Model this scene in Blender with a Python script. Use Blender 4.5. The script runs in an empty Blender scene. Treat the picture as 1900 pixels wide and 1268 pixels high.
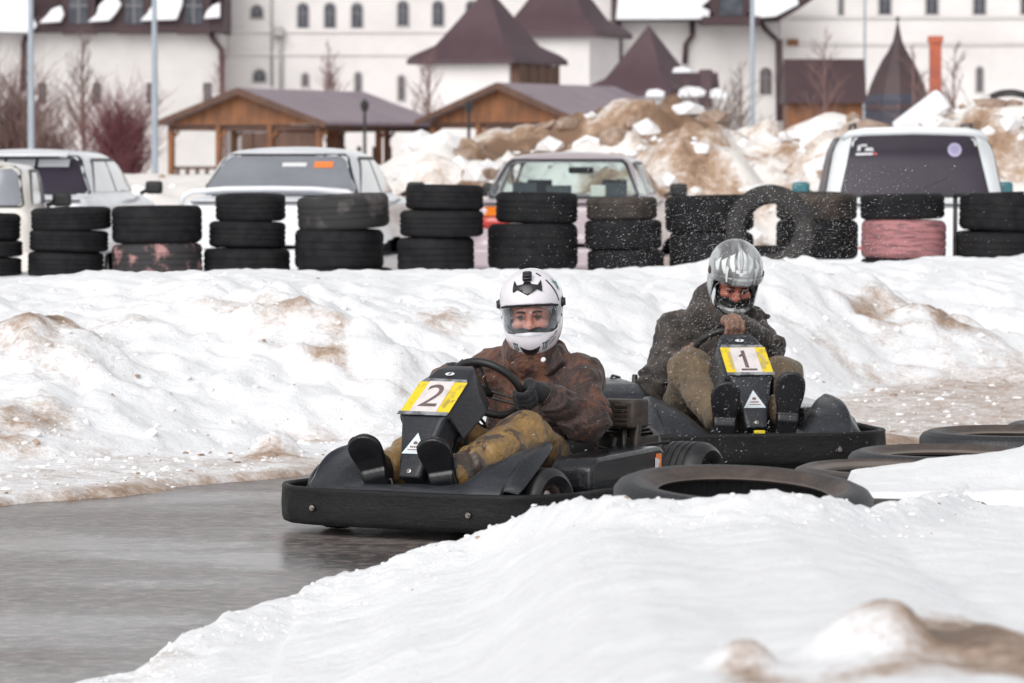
import bpy, bmesh, math, random
import numpy as np
from mathutils import Vector, Matrix, Euler
R = math.radians
random.seed(7)
SC = bpy.context.scene
COL = SC.collection

# ------------------------------------------------------------------ camera, sky, sun, exposure
FPX = 8000.0            # focal length in pixels of a 1900 px wide frame
CAM_H = 1.33
HORIZON = 296.0
cam = bpy.data.cameras.new('camera')
cam.sensor_width = 36.0
cam.lens = FPX / 1900 * 36
cam.clip_start = 0.5
cam.clip_end = 4000
cam.dof.use_dof = True
cam.dof.focus_distance = 15.4
cam.dof.aperture_fstop = 8.0
camo = bpy.data.objects.new('camera', cam)
camo.location = (0, 0, CAM_H)
camo.rotation_euler = (math.pi/2 - math.atan((634-HORIZON)/FPX), 0, 0)
COL.objects.link(camo)
SC.camera = camo

SUN_EL, SUN_AZ = 38, 205
w = bpy.data.worlds.new('World'); SC.world = w; w.use_nodes = True
nt = w.node_tree; nt.nodes.clear()
sky = nt.nodes.new('ShaderNodeTexSky'); sky.sky_type = 'NISHITA'; sky.sun_disc = False
sky.sun_elevation = R(SUN_EL); sky.sun_rotation = R(SUN_AZ)
sky.dust_density = 1.5; sky.air_density = 1.0; sky.ozone_density = 1.0
hs = nt.nodes.new('ShaderNodeHueSaturation'); hs.inputs['Saturation'].default_value = 0.06
bg = nt.nodes.new('ShaderNodeBackground'); bg.inputs[1].default_value = 0.15
wo = nt.nodes.new('ShaderNodeOutputWorld')
nt.links.new(sky.outputs[0], hs.inputs['Color']); nt.links.new(hs.outputs[0], bg.inputs[0]); nt.links.new(bg.outputs[0], wo.inputs[0])
sl = bpy.data.lights.new('sun', 'SUN'); sl.energy = 1.5; sl.angle = R(50); sl.color = (1, .965, .93)
so = bpy.data.objects.new('sun', sl); COL.objects.link(so)
# the lamp shines from the same direction as the sky's sun (behind and to the side of the camera, high)
_a = R(SUN_AZ); _e = R(SUN_EL)
sd = Vector((math.sin(_a)*math.cos(_e), math.cos(_a)*math.cos(_e), math.sin(_e)))
so.rotation_euler = sd.to_track_quat('Z', 'Y').to_euler()
SC.view_settings.view_transform = 'Standard'; SC.view_settings.look = 'None'
SC.view_settings.exposure = 0.20; SC.view_settings.gamma = 1
SC.render.engine = 'CYCLES'
SC.cycles.max_bounces = 8
SC.cycles.transparent_max_bounces = 12

# ------------------------------------------------------------------ helpers
def W(px, py, D):
    """a point of the place: seen at pixel (px, py) when it stands D metres away"""
    return Vector(((px-950)*D/FPX, D, CAM_H-(py-HORIZON)*D/FPX))
def tag(o, label=None, cat=None, group=None, kind=None):
    if label: o['label'] = label
    if cat: o['category'] = cat
    if group: o['group'] = group
    if kind: o['kind'] = kind
    return o
def empty(name, loc=(0,0,0), rz=0, parent=None):
    o = bpy.data.objects.new(name, None); COL.objects.link(o)
    o.location = loc; o.rotation_euler = (0, 0, rz); o.empty_display_size = .1
    if parent: o.parent = parent
    return o
def mobj(name, verts, faces, mat, parent=None, smooth=True, fmat=None):
    me = bpy.data.meshes.new(name)
    me.from_pydata([tuple(map(float, v)) for v in verts], [], [tuple(map(int, f)) for f in faces])
    for m in (mat if isinstance(mat, (list, tuple)) else [mat]): me.materials.append(m)
    if fmat is not None: me.polygons.foreach_set('material_index', fmat)
    me.polygons.foreach_set('use_smooth', [smooth]*len(me.polygons))
    me.update()
    o = bpy.data.objects.new(name, me); COL.objects.link(o)
    if parent: o.parent = parent
    return o
def nobj(name, V, F, mat, parent=None, smooth=True):
    """numpy arrays (quads) to a mesh, quickly"""
    me = bpy.data.meshes.new(name)
    me.vertices.add(len(V)); me.vertices.foreach_set('co', np.asarray(V, np.float32).ravel())
    F = np.asarray(F, np.int32); n = F.shape[1]
    me.loops.add(F.size); me.loops.foreach_set('vertex_index', F.ravel())
    me.polygons.add(len(F)); me.polygons.foreach_set('loop_start', np.arange(0, F.size, n, dtype=np.int32))
    me.update(calc_edges=True); me.validate()
    me.materials.append(mat)
    me.polygons.foreach_set('use_smooth', np.full(len(me.polygons), smooth))
    o = bpy.data.objects.new(name, me); COL.objects.link(o)
    if parent: o.parent = parent
    return o
def copy_tree(o, parent=None):
    c = o.copy(); COL.objects.link(c)
    if parent: c.parent = parent
    for ch in list(o.children): copy_tree(ch, c)
    return c
def sharp(o, ang=35):
    o.data.set_sharp_from_angle(angle=R(ang)); return o
def bevel(o, w_, seg=2, ang=30):
    m = o.modifiers.new('bevel', 'BEVEL'); m.width = w_; m.segments = seg; m.limit_method = 'ANGLE'; m.angle_limit = R(ang)
    m.harden_normals = False
    return o

class MB:
    def __init__(s): s.v = []; s.f = []; s.m = []; s.cm = 0
    def add(s, vs, fs, M=None):
        b = len(s.v)
        s.v += [tuple(M @ Vector(v)) if M else tuple(v) for v in vs]
        s.f += [tuple(i+b for i in f) for f in fs]; s.m += [s.cm]*len(fs)
    def box(s, c, h, rot=None, M=None):
        """centre, half sizes"""
        vs = [Vector((x*h[0], y*h[1], z*h[2])) for x in (-1,1) for y in (-1,1) for z in (-1,1)]
        if rot: 
            e = Euler(rot).to_matrix(); vs = [e @ v for v in vs]
        vs = [v+Vector(c) for v in vs]
        s.add(vs, [(0,1,3,2),(4,6,7,5),(0,4,5,1),(2,3,7,6),(0,2,6,4),(1,5,7,3)], M)
    def tube(s, pts, r, n=10, cap=True, closed=False, M=None):
        pts = [Vector(p) for p in pts]; k = len(pts)
        rr = r if isinstance(r, (list, tuple)) else [r]*k
        vs = []; up = None
        for i, p in enumerate(pts):
            if closed: d = pts[(i+1) % k]-pts[i-1]
            else: d = pts[min(i+1, k-1)]-pts[max(i-1, 0)]
            d.normalize()
            if up is None:
                up = Vector((0,0,1)) if abs(d.z) < .9 else Vector((1,0,0))
            a = d.cross(up)
            if a.length < 1e-4: up = Vector((0,1,0)); a = d.cross(up)
            a.normalize(); b = a.cross(d); up = b
            vs += [p+(a*math.cos(t)+b*math.sin(t))*rr[i] for t in [2*math.pi*j/n for j in range(n)]]
        fs = []
        for i in range(k if closed else k-1):
            i2 = (i+1) % k
            fs += [(i*n+j, i*n+(j+1) % n, i2*n+(j+1) % n, i2*n+j) for j in range(n)]
        if cap and not closed:
            fs += [tuple(range(n-1, -1, -1)), tuple((k-1)*n+j for j in range(n))]
        s.add(vs, fs, M)
    def lathe(s, prof, n=32, M=None, close=False, a0=0, a1=None):
        """profile (r, z) about Z"""
        k = len(prof); vs = []; full = a1 is None
        steps = n if full else n+1
        for i in range(steps):
            t = 2*math.pi*i/n if full else a0+(a1-a0)*i/n
            vs += [(r*math.cos(t), r*math.sin(t), z) for r, z in prof]
        fs = []
        for i in range(n):
            i2 = (i+1) % steps
            for j in range(k if close else k-1):
                j2 = (j+1) % k
                fs.append((i*k+j, i2*k+j, i2*k+j2, i*k+j2))
        s.add(vs, fs, M)
    def prism(s, poly, z0, z1, M=None):
        """closed 2D polygon (x, y) extruded along z"""
        n = len(poly)
        vs = [(x, y, z0) for x, y in poly]+[(x, y, z1) for x, y in poly]
        fs = [tuple(range(n-1, -1, -1)), tuple(range(n, 2*n))]+[(i, (i+1) % n, n+(i+1) % n, n+i) for i in range(n)]
        s.add(vs, fs, M)
    def build(s, name, mat, parent=None, smooth=False, ang=35, bev=0):
        o = mobj(name, s.v, s.f, mat, parent, True, s.m)
        bm = bmesh.new(); bm.from_mesh(o.data); bmesh.ops.recalc_face_normals(bm, faces=bm.faces); bm.to_mesh(o.data); bm.free()
        if not smooth: sharp(o, ang)
        if bev: bevel(o, bev)
        return o

# vectorised noise
def _h(ix, iy, iz):
    n = (ix*374761393+iy*668265263+iz*2147483647*3+iz*1274126177) & 0xffffffff
    n = ((n ^ (n >> 13))*1274126177) & 0xffffffff
    n = ((n ^ (n >> 16))*2246822519) & 0xffffffff
    return ((n ^ (n >> 15)) & 0xffff)/32767.5-1.0
def vnoise(P):
    P = np.asarray(P, np.float64); i = np.floor(P).astype(np.int64); f = P-i; u = f*f*f*(f*(f*6-15)+10)
    x, y, z = i[..., 0], i[..., 1], i[..., 2]; ux, uy, uz = u[..., 0], u[..., 1], u[..., 2]
    def L(a, b, t): return a+(b-a)*t
    return L(L(L(_h(x,y,z), _h(x+1,y,z), ux), L(_h(x,y+1,z), _h(x+1,y+1,z), ux), uy),
             L(L(_h(x,y,z+1), _h(x+1,y,z+1), ux), L(_h(x,y+1,z+1), _h(x+1,y+1,z+1), ux), uy), uz)
def fbm(P, o=4, ridged=False, gain=.5):
    P = np.asarray(P, np.float64); a = 1; t = 0; s = 0
    for k in range(o):
        n = vnoise(P+17.3*k)
        if ridged: n = 1-2*np.abs(n)
        t = t+a*n; s += a; a *= gain; P = P*2.03
    return t/s
def sst(a, b, x):
    t = np.clip((x-a)/(b-a), 0, 1); return t*t*(3-2*t)

# signed distance shapes and surface nets
def cap(P, a, b, ra, rb=None):
    rb = ra if rb is None else rb
    a = np.array(a, float); b = np.array(b, float); ba = b-a
    h = np.clip(((P-a) @ ba)/(ba @ ba), 0, 1)
    return np.linalg.norm(P-a-h[:, None]*ba, axis=1)-(ra+(rb-ra)*h)
def ell(P, c, r):
    p = P-np.array(c, float); r = np.array(r, float)
    k0 = np.linalg.norm(p/r, axis=1); k1 = np.linalg.norm(p/(r*r), axis=1)+1e-9
    return k0*(k0-1)/k1
def rbox(P, c, h, r, rot=None):
    p = P-np.array(c, float)
    if rot is not None: p = p @ np.array(Euler(rot).to_matrix())
    q = np.abs(p)-(np.array(h, float)-r)
    return np.linalg.norm(np.maximum(q, 0), axis=1)+np.minimum(q.max(axis=1), 0)-r
def smin(a, b, k=.03):
    h = np.clip(.5+.5*(b-a)/k, 0, 1); return b+(a-b)*h-k*h*(1-h)
def smax(a, b, k=.03): return -smin(-a, -b, k)
def chain(P, pts, rs, k=.02):
    d = None
    for i in range(len(pts)-1):
        c = cap(P, pts[i], pts[i+1], rs[i], rs[i+1]); d = c if d is None else smin(d, c, k)
    return d
def lines(a, b, h, fine=None):
    """grid lines from a to b, spacing h, finer inside the range fine=(c, d, h2)"""
    if not fine: return np.arange(a, b+h, h)
    c, d, h2 = fine
    return np.concatenate([np.arange(a, c-h*.5, h), np.arange(c, d, h2), np.arange(d, b+h, h)])
def nets(f, xs, ys, zs):
    X, Y, Z = np.meshgrid(xs, ys, zs, indexing='ij'); sh = X.shape
    P = np.stack([X.ravel(), Y.ravel(), Z.ravel()], 1)
    V = np.concatenate([f(P[i:i+400000]) for i in range(0, len(P), 400000)]).reshape(sh)
    S = V < 0
    n0, n1, n2 = sh
    cnt = np.zeros((n0-1, n1-1, n2-1), np.int8)
    for a in (0,1):
        for b in (0,1):
            for c in (0,1): cnt += S[a:n0-1+a, b:n1-1+b, c:n2-1+c]
    act = (cnt > 0) & (cnt < 8); I, J, K = np.nonzero(act)
    idx = -np.ones(act.shape, np.int64); idx[I, J, K] = np.arange(len(I))
    acc = np.zeros((len(I), 3)); num = np.zeros(len(I))
    cs = [(a,b,c) for a in (0,1) for b in (0,1) for c in (0,1)]
    g = (xs, ys, zs)
    for p in cs:
        for ax in range(3):
            if p[ax]: continue
            q = list(p); q[ax] = 1
            i0 = (I+p[0], J+p[1], K+p[2]); i1 = (I+q[0], J+q[1], K+q[2])
            v0 = V[i0]; v1 = V[i1]; m = (v0 < 0) != (v1 < 0)
            t = np.where(m, v0/(v0-v1+1e-20), 0)
            for d in range(3):
                c0 = g[d][i0[d]]; c1 = g[d][i1[d]]
                acc[:, d] += np.where(m, c0+(c1-c0)*t, 0)
            num += m
    verts = acc/num[:, None]
    faces = []
    # x edges
    s0, s1 = S[:-1, 1:-1, 1:-1], S[1:, 1:-1, 1:-1]; i, j, k = np.nonzero(s0 != s1); fl = s0[i, j, k]
    q = np.stack([idx[i, j, k], idx[i, j+1, k], idx[i, j+1, k+1], idx[i, j, k+1]], 1); q[~fl] = q[~fl][:, ::-1]; faces.append(q)
    s0, s1 = S[1:-1, :-1, 1:-1], S[1:-1, 1:, 1:-1]; i, j, k = np.nonzero(s0 != s1); fl = s0[i, j, k]
    q = np.stack([idx[i, j, k], idx[i, j, k+1], idx[i+1, j, k+1], idx[i+1, j, k]], 1); q[~fl] = q[~fl][:, ::-1]; faces.append(q)
    s0, s1 = S[1:-1, 1:-1, :-1], S[1:-1, 1:-1, 1:]; i, j, k = np.nonzero(s0 != s1); fl = s0[i, j, k]
    q = np.stack([idx[i, j, k], idx[i+1, j, k], idx[i+1, j+1, k], idx[i, j+1, k]], 1); q[~fl] = q[~fl][:, ::-1]; faces.append(q)
    return verts, np.concatenate(faces)
def box_lines(lo, hi, h): return [np.arange(lo[i], hi[i]+h, h) for i in range(3)]
def sobj(name, f, lo, hi, h, mat, parent=None, M=None):
    V, F = nets(f, *box_lines(lo, hi, h))
    o = nobj(name, V, F, mat, parent)
    if M is not None: o.data.transform(M)
    return o

def clip2d(poly, step):
    """polygon list (2D faces) cut on a grid -> verts2d, faces"""
    bm = bmesh.new()
    polys = poly if isinstance(poly[0][0], (tuple, list)) else [poly]
    for p in polys:
        vs = [bm.verts.new((x, y, 0)) for x, y in p]
        bm.faces.new(vs)
    return grid_cut(bm, step)
def grid_cut(bm, step):
    xs = [v.co.x for v in bm.verts]; ys = [v.co.y for v in bm.verts]
    for lo, hi, ax in ((min(xs), max(xs), 0), (min(ys), max(ys), 1)):
        t = math.floor(lo/step)*step+step
        while t < hi:
            co = [0,0,0]; co[ax] = t; no = [0,0,0]; no[ax] = 1
            bmesh.ops.bisect_plane(bm, geom=bm.verts[:]+bm.edges[:]+bm.faces[:], plane_co=co, plane_no=no)
            t += step
    bm.verts.index_update()
    vs = [(v.co.x, v.co.y) for v in bm.verts]; fs = [[v.index for v in f.verts] for f in bm.faces]
    bm.free(); return vs, fs
def text2d(s, size):
    cu = bpy.data.curves.new('t', 'FONT'); cu.body = s; cu.size = size; cu.align_x = 'CENTER'; cu.align_y = 'CENTER'
    o = bpy.data.objects.new('t', cu); COL.objects.link(o)
    bpy.context.view_layer.update()
    me = bpy.data.meshes.new_from_object(o.evaluated_get(bpy.context.evaluated_depsgraph_get()))
    bm = bmesh.new(); bm.from_mesh(me)
    bpy.data.objects.remove(o); bpy.data.curves.remove(cu); bpy.data.meshes.remove(me)
    return bm
def march(sdf, O, Dn, tmax, off=0):
    """points where rays O + t D reach sdf = off, coming from outside"""
    O = np.array(O, float); Dn = np.array(Dn, float); Dn /= np.linalg.norm(Dn, axis=1)[:, None]
    t = np.zeros(len(O))
    for _ in range(60):
        d = sdf(O+Dn*t[:, None])-off; t = np.clip(t+d*.8, 0, tmax)
    return O+Dn*t[:, None]
def decal(name, vf, mapper, sdf, off, mat, parent, thick=0, tmax=3):
    vs, fs = vf
    O, Dn = mapper(np.array(vs, float))
    P = march(sdf, O, Dn, tmax, off)
    o = mobj(name, P, fs, mat, parent)
    bm = bmesh.new(); bm.from_mesh(o.data)
    bmesh.ops.recalc_face_normals(bm, faces=bm.faces); bm.faces.ensure_lookup_table()
    # orient outward (against the rays)
    s = 0
    for f in bm.faces:
        i = f.verts[0].index; s += f.normal.dot(Vector(Dn[i]))
    if s > 0: bmesh.ops.reverse_faces(bm, faces=bm.faces)
    bm.to_mesh(o.data); bm.free()
    if thick:
        m = o.modifiers.new('thick', 'SOLIDIFY'); m.thickness = thick; m.offset = -1
    return o

# ------------------------------------------------------------------ materials
def new_mat(name):
    m = bpy.data.materials.new(name); m.use_nodes = True
    return m, m.node_tree, m.node_tree.nodes['Principled BSDF']
def node(nt, typ, **kw):
    n = nt.nodes.new(typ)
    for k, v in kw.items():
        if k in n.inputs: n.inputs[k].default_value = v
        else: setattr(n, k, v)
    return n
def ramp(nt, fac, stops):
    r = nt.nodes.new('ShaderNodeValToRGB'); e = r.color_ramp.elements
    while len(e) < len(stops): e.new(.5)
    for i, (p, c) in enumerate(stops):
        e[i].position = p; e[i].color = (c, c, c, 1) if isinstance(c, (int, float)) else (*c, 1)
    nt.links.new(fac, r.inputs[0]); return r.outputs[0]
def mixc(nt, fac, a, b, mode='MIX'):
    m = nt.nodes.new('ShaderNodeMix'); m.data_type = 'RGBA'; m.blend_type = mode
    for i, v in ((0, fac), (6, a), (7, b)):
        if hasattr(v, 'links'): nt.links.new(v, m.inputs[i])
        elif i == 0: m.inputs[0].default_value = v
        else: m.inputs[i].default_value = (*v, 1)
    return m.outputs[2]
def noise(nt, scale, detail=4, rough=.6, co='Object', sc=None, dist=0):
    t = nt.nodes.new('ShaderNodeTexCoord'); n = nt.nodes.new('ShaderNodeTexNoise')
    n.inputs['Scale'].default_value = scale; n.inputs['Detail'].default_value = detail; n.inputs['Roughness'].default_value = rough
    n.inputs['Distortion'].default_value = dist
    out = t.outputs[co]
    if sc:
        mp = nt.nodes.new('ShaderNodeMapping'); mp.inputs['Scale'].default_value = sc; nt.links.new(out, mp.inputs[0]); out = mp.outputs[0]
    nt.links.new(out, n.inputs['Vector']); return n.outputs[0]
def bump(nt, b, h, strength=.3, dist=.01, prev=None):
    n = nt.nodes.new('ShaderNodeBump'); n.inputs['Strength'].default_value = strength; n.inputs['Distance'].default_value = dist
    nt.links.new(h, n.inputs['Height'])
    if prev is not None: nt.links.new(prev, n.inputs['Normal'])
    if b is not None: nt.links.new(n.outputs[0], b.inputs['Normal'])
    return n.outputs[0]
def basic(name, c, rough=.6, metal=0, c2=None, scale=8, contrast=(.4,.65), bmp=0, bscale=60, bdist=.004, sc=None, rough2=None, coat=0, spec=None):
    m, nt, b = new_mat(name)
    b.inputs['Base Color'].default_value = (*c, 1); b.inputs['Roughness'].default_value = rough; b.inputs['Metallic'].default_value = metal
    if coat: b.inputs['Coat Weight'].default_value = coat; b.inputs['Coat Roughness'].default_value = .1
    if spec is not None: b.inputs['Specular IOR Level'].default_value = spec
    if c2 is not None:
        f = ramp(nt, noise(nt, scale, 6, .65, sc=sc), [(contrast[0], 0.0), (contrast[1], 1.0)])
        nt.links.new(mixc(nt, f, c, c2), b.inputs['Base Color'])
        if rough2 is not None:
            nt.links.new(ramp(nt, f, [(0, rough), (1, rough2)]), b.inputs['Roughness'])
    if bmp: bump(nt, b, noise(nt, bscale, 5, .6, sc=sc), bmp, bdist)
    return m
M = {}
M['rubber'] = basic('rubber', (.006,.006,.008), .8, c2=(.016,.015,.016), scale=9, bmp=.4, bscale=40, bdist=.004, spec=.25)
M['rubber_brown'] = basic('rubber_brown', (.02,.017,.015), .8, c2=(.065,.048,.038), scale=6, bmp=.4, bscale=40, bdist=.004)
M['rubber_dusty'] = basic('rubber_dusty', (.022,.021,.022), .8, c2=(.14,.12,.12), scale=5, contrast=(.5,.75), bmp=.4, bscale=40)
M['rubber_worn'] = basic('rubber_worn', (.011,.010,.011), .8, c2=(.034,.030,.029), scale=7, bmp=.4, bscale=40)
M['rubber_pink'] = basic('rubber_pink', (.40,.17,.175), .75, c2=(.14,.07,.08), scale=7, sc=(1,1,9), contrast=(.45,.62), bmp=.4, bscale=30)
M['rubber_pinkworn'] = basic('rubber_pinkworn', (.03,.028,.03), .8, c2=(.42,.23,.22), scale=8, contrast=(.52,.66), bmp=.4, bscale=30)
M['kart_tyre'] = basic('kart_tyre', (.014,.014,.016), .38, c2=(.03,.03,.032), scale=14, bmp=.25, bscale=50, rough2=.6)
# ------------------------------------------------------------------ ground, road, snow
def snow_mat(name, white=(.905,.915,.94), brown=(.44,.32,.245), dark=(.20,.14,.105), gscale=40, bs=.5, stretch=(1,1,1)):
    m, nt, b = new_mat(name)
    at = nt.nodes.new('ShaderNodeAttribute'); at.attribute_name = 'dirt'
    n1 = noise(nt, 9, 8, .72, sc=stretch); n2 = noise(nt, gscale, 6, .7, sc=stretch)
    a = nt.nodes.new('ShaderNodeMath'); a.operation = 'MULTIPLY_ADD'
    nt.links.new(n1, a.inputs[0]); a.inputs[1].default_value = .55; nt.links.new(at.outputs['Fac'], a.inputs[2])
    c = nt.nodes.new('ShaderNodeMath'); c.operation = 'MULTIPLY_ADD'
    nt.links.new(n2, c.inputs[0]); c.inputs[1].default_value = .42; nt.links.new(a.outputs[0], c.inputs[2])
    f = ramp(nt, c.outputs[0], [(.56, 0.0), (.98, 1.0)])
    c.use_clamp = False
    col = nt.nodes.new('ShaderNodeValToRGB'); e = col.color_ramp.elements
    st = [(0, white), (.25, tuple(x*.6+y*.4 for x, y in zip(white, brown))), (.6, brown), (1, dark)]
    while len(e) < 4: e.new(.5)
    for i, (p, q) in enumerate(st): e[i].position = p; e[i].color = (*q, 1)
    nt.links.new(f, col.inputs[0]); nt.links.new(col.outputs[0], b.inputs['Base Color'])
    b.inputs['Roughness'].default_value = .65
    b.inputs['Subsurface Weight'].default_value = 0
    g = bump(nt, None, noise(nt, 120, 5, .75), bs*.6, .008)
    bump(nt, b, noise(nt, 18, 9, .72, sc=stretch, dist=.5), bs, .035, prev=g)
    return m
M['snow'] = snow_mat('snow')
M['heap'] = snow_mat('heap', white=(.84,.80,.77), brown=(.40,.27,.185), dark=(.20,.12,.075), gscale=8)
M['ground'] = basic('ground', (.8,.8,.82), .8, c2=(.6,.56,.54), scale=.2, bmp=.3, bscale=3, bdist=.05)

def asphalt():
    m, nt, b = new_mat('wet_asphalt')
    s1 = noise(nt, 1.1, 5, .6, sc=(.5,1,1)); s2 = noise(nt, 3.5, 8, .75, sc=(.25,1.2,1)); gr = noise(nt, 17, 5, .75, sc=(.9,1,1))
    wet = ramp(nt, s1, [(.36, 0.0), (.60, 1.0)])
    col = mixc(nt, wet, (.17,.145,.138), (.05,.042,.040))
    crack = ramp(nt, s2, [(.34, .8), (.50, 0.0)])
    col = mixc(nt, crack, col, (.03,.026,.026))
    sp = ramp(nt, gr, [(.50, 0.0), (.60, 1.0)])
    dk = ramp(nt, gr, [(.36, .75), (.45, 0.0)]); col = mixc(nt, dk, col, (.03,.027,.026))
    sc_ = nt.nodes.new('ShaderNodeMath'); sc_.operation = 'MULTIPLY'; nt.links.new(sp, sc_.inputs[0]); sc_.inputs[1].default_value = .6
    col = mixc(nt, sc_.outputs[0], col, (.34,.28,.25))
    nt.links.new(col, b.inputs['Base Color'])
    nt.links.new(ramp(nt, wet, [(0, .42), (1, .22)]), b.inputs['Roughness'])
    g = bump(nt, None, gr, .4, .004)
    bump(nt, b, s2, .12, .006, prev=g)
    return m
M['asphalt'] = asphalt()

def grid_sheet(name, xs, ys, zf, df, mat):
    X, Y = np.meshgrid(xs, ys, indexing='ij'); Z = zf(X, Y)
    V = np.stack([X.ravel(), Y.ravel(), Z.ravel()], 1)
    n0, n1 = X.shape; I = np.arange(n0*n1).reshape(n0, n1)
    F = np.stack([I[:-1,:-1].ravel(), I[1:,:-1].ravel(), I[1:,1:].ravel(), I[:-1,1:].ravel()], 1)
    o = nobj(name, V, F, mat)
    if df is not None:
        a = o.data.attributes.new('dirt', 'FLOAT', 'POINT'); a.data.foreach_set('value', df(X, Y, Z).ravel().astype(np.float32))
    return o
def flat(name, x0, x1, y0, y1, z, mat):
    o = mobj(name, [(x0,y0,z),(x1,y0,z),(x1,y1,z),(x0,y1,z)], [(0,1,2,3)], mat); tag(o, kind='structure'); return o
def XY(X, Y, s, seed=0): return np.stack([X*s+seed, Y*s+seed*.7, np.zeros_like(X)+seed*.3], -1)

flat('ground', -1500, 1500, -60, 3000, -.02, M['ground'])
flat('road', -40, 40, -10, 24, 0, M['asphalt'])

# far bank behind the track
EX = [-8,-2,-1.3,-.8,0,1,1.7,2.6,8]; EY = [14.3,16.35,17.45,18.2,18.9,19.4,19.8,20.7,22.5]
FX = [-8,-2,-.6,.2,1.2,2.2,3.2,8];   FY = [16.3,18.3,19.5,20.3,21.8,24.4,25.5,27]
def px_of(X, Y): return 950+FPX*X/Y
def bank_z(X, Y):
    wob = .16*vnoise(XY(X, Y, 1.7, 3))+.07*vnoise(XY(X, Y, 5, 8))+.03*vnoise(XY(X, Y, 17, 4))
    E = np.interp(X, EX, EY)+wob; Ft = np.interp(X, FX, FY)+wob*1.6
    top = np.interp(X, [-8,-2.9,-2.0,-1,0,.9,1.4,2.1,2.9,8], [.67,.67,.70,.695,.685,.655,.665,.64,.64,.64])
    Wd = np.interp(X, [-8,0,1.5,3,8], [4.6,4.6,4.5,4.5,4.5]); top = top-.075
    u = np.clip((Y-Ft)/Wd, 0, 1)
    rise = 1-(1-u)**2.1
    z = top*rise
    # lumps and scoured hollows in the face
    wx, wy = X+.12*vnoise(XY(X,Y,3,91)), Y+.12*vnoise(XY(X,Y,3,95))
    bil = np.abs(vnoise(XY(wx, wy, 3.2, 21)))+.5*np.abs(vnoise(XY(wx, wy, 7, 33)))+.28*np.abs(vnoise(XY(wx, wy, 14, 43)))
    lump = .075*fbm(XY(X, Y, 1.4, 11), 3)+.055*bil-.025+.022*fbm(XY(X, Y, 10, 81), 4)
    z = z+lump*np.clip(u*5, 0, 1)*(1-.55*sst(.55, .95, u))+.012*fbm(XY(X, Y, 9, 2), 3)*sst(0,.1,u)
    # blocks and ridges
    for (bx, by, r, h) in ((-1.03,18.75,.10,.10),(-1.02,20.9,.33,.13),(-.72,20.5,.3,.09),(-1.35,21.4,.35,.10),(-2.1,19.8,.3,.12),(-.55,19.7,.25,.07),
                           (.45,23.0,.5,.12),(1.7,25.5,.6,.10),(-1.9,22.2,.45,.05),(2.6,25.2,.5,.12),(2.0,26.4,.35,.10),(.95,21.6,.3,.09)):
        d = np.hypot(X-bx, (Y-by)*.8)/r*(1+.35*vnoise(XY(X, Y, 6, bx)))
        z = z+h*np.exp(-d**3)
    # back side: a shelf the tyre stacks stand on, then down to the car park
    crest = Ft+Wd
    back = sst(0, 1, (Y-crest)/np.maximum(31.2-crest, .5))
    shelf = .415+.02*vnoise(XY(X, Y, 1.5, 5))
    zb = z*(1-back)+shelf*back
    z = np.where(Y > crest, zb, z)
    z = z*(1-sst(33.0, 35.5, Y))-.03*sst(33.5, 36, Y)
    z = z+.012*fbm(XY(X, Y, 3.5, 31), 3)*sst(20, 24, Y)
    # slush strip between road edge and foot of the bank
    sl_ = .028*sst(0, .12, Y-E)+.035*np.clip((Y-E)/2, 0, 1)+.016*fbm(XY(X, Y, 7, 41), 4)*sst(0,.2,Y-E)+.02*np.maximum(0, vnoise(XY(X,Y,4,51)))*sst(0,.3,Y-E)
    z = np.maximum(z, 0)+np.where(Y > E, sl_*(1-sst(32, 35, Y)), 0)
    return np.where(Y < E, -.03-.05*(E-Y), z)
def bank_dirt(X, Y, Z):
    E = np.interp(X, EX, EY); Ft = np.interp(X, FX, FY)
    u = (Y-Ft)
    d = .17*(1-sst(-.9, .5, u))*sst(-.2, 0, Y-E)-.03
    d += .20*(1-sst(0, .3, Y-E+.15*vnoise(XY(X,Y,3,1))))
    d += .10*sst(1.0, 2.4, X)*(1-sst(-1, 1.2, u))
    n = fbm(XY(X, Y, 3.0, 61), 5, True)
    for (bx, by, ax, ay, ang, a) in ((-2.25,19.9,.42,.45,.2,.46),(-2.12,18.55,.2,.35,-.3,.55),(-1.12,20.75,.42,.13,-.55,.42),(-.86,20.3,.4,.12,-.5,.38),
                                 (-.75,19.5,.4,.13,.15,.30),(-1.02,18.60,.12,.07,0,.55),(2.55,25.9,.28,.5,.2,.55),(2.15,25.4,.25,.4,0,.40),(-.35,21.7,.16,.3,0,.3),
                                 (-1.85,20.6,.25,.12,-.2,.3),(1.9,24.3,.6,.5,0,.2),(.25,20.6,.7,.3,0,.22),(-1.5,21.5,.10,.35,0,.25),(-1.3,18.4,.9,.15,0,.12)):
        c, s = math.cos(ang), math.sin(ang); dx = X-bx; dy = (Y-by)
        q = ((dx*c+dy*s)/ax)**2+((-dx*s+dy*c)/ay)**2
        d += .86*a*np.exp(-q**.9)*(.45+1.1*n)
    return d
xs = np.concatenate([np.arange(-8, -3.4, .09), np.arange(-3.4, 3.6, .034), np.arange(3.6, 8.1, .09)])
ys = np.concatenate([np.arange(14, 22.5, .034), np.arange(22.5, 36.5, .055)])
tag(grid_sheet('snow_bank', xs, ys, bank_z, bank_dirt, M['snow']), kind='structure')

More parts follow.
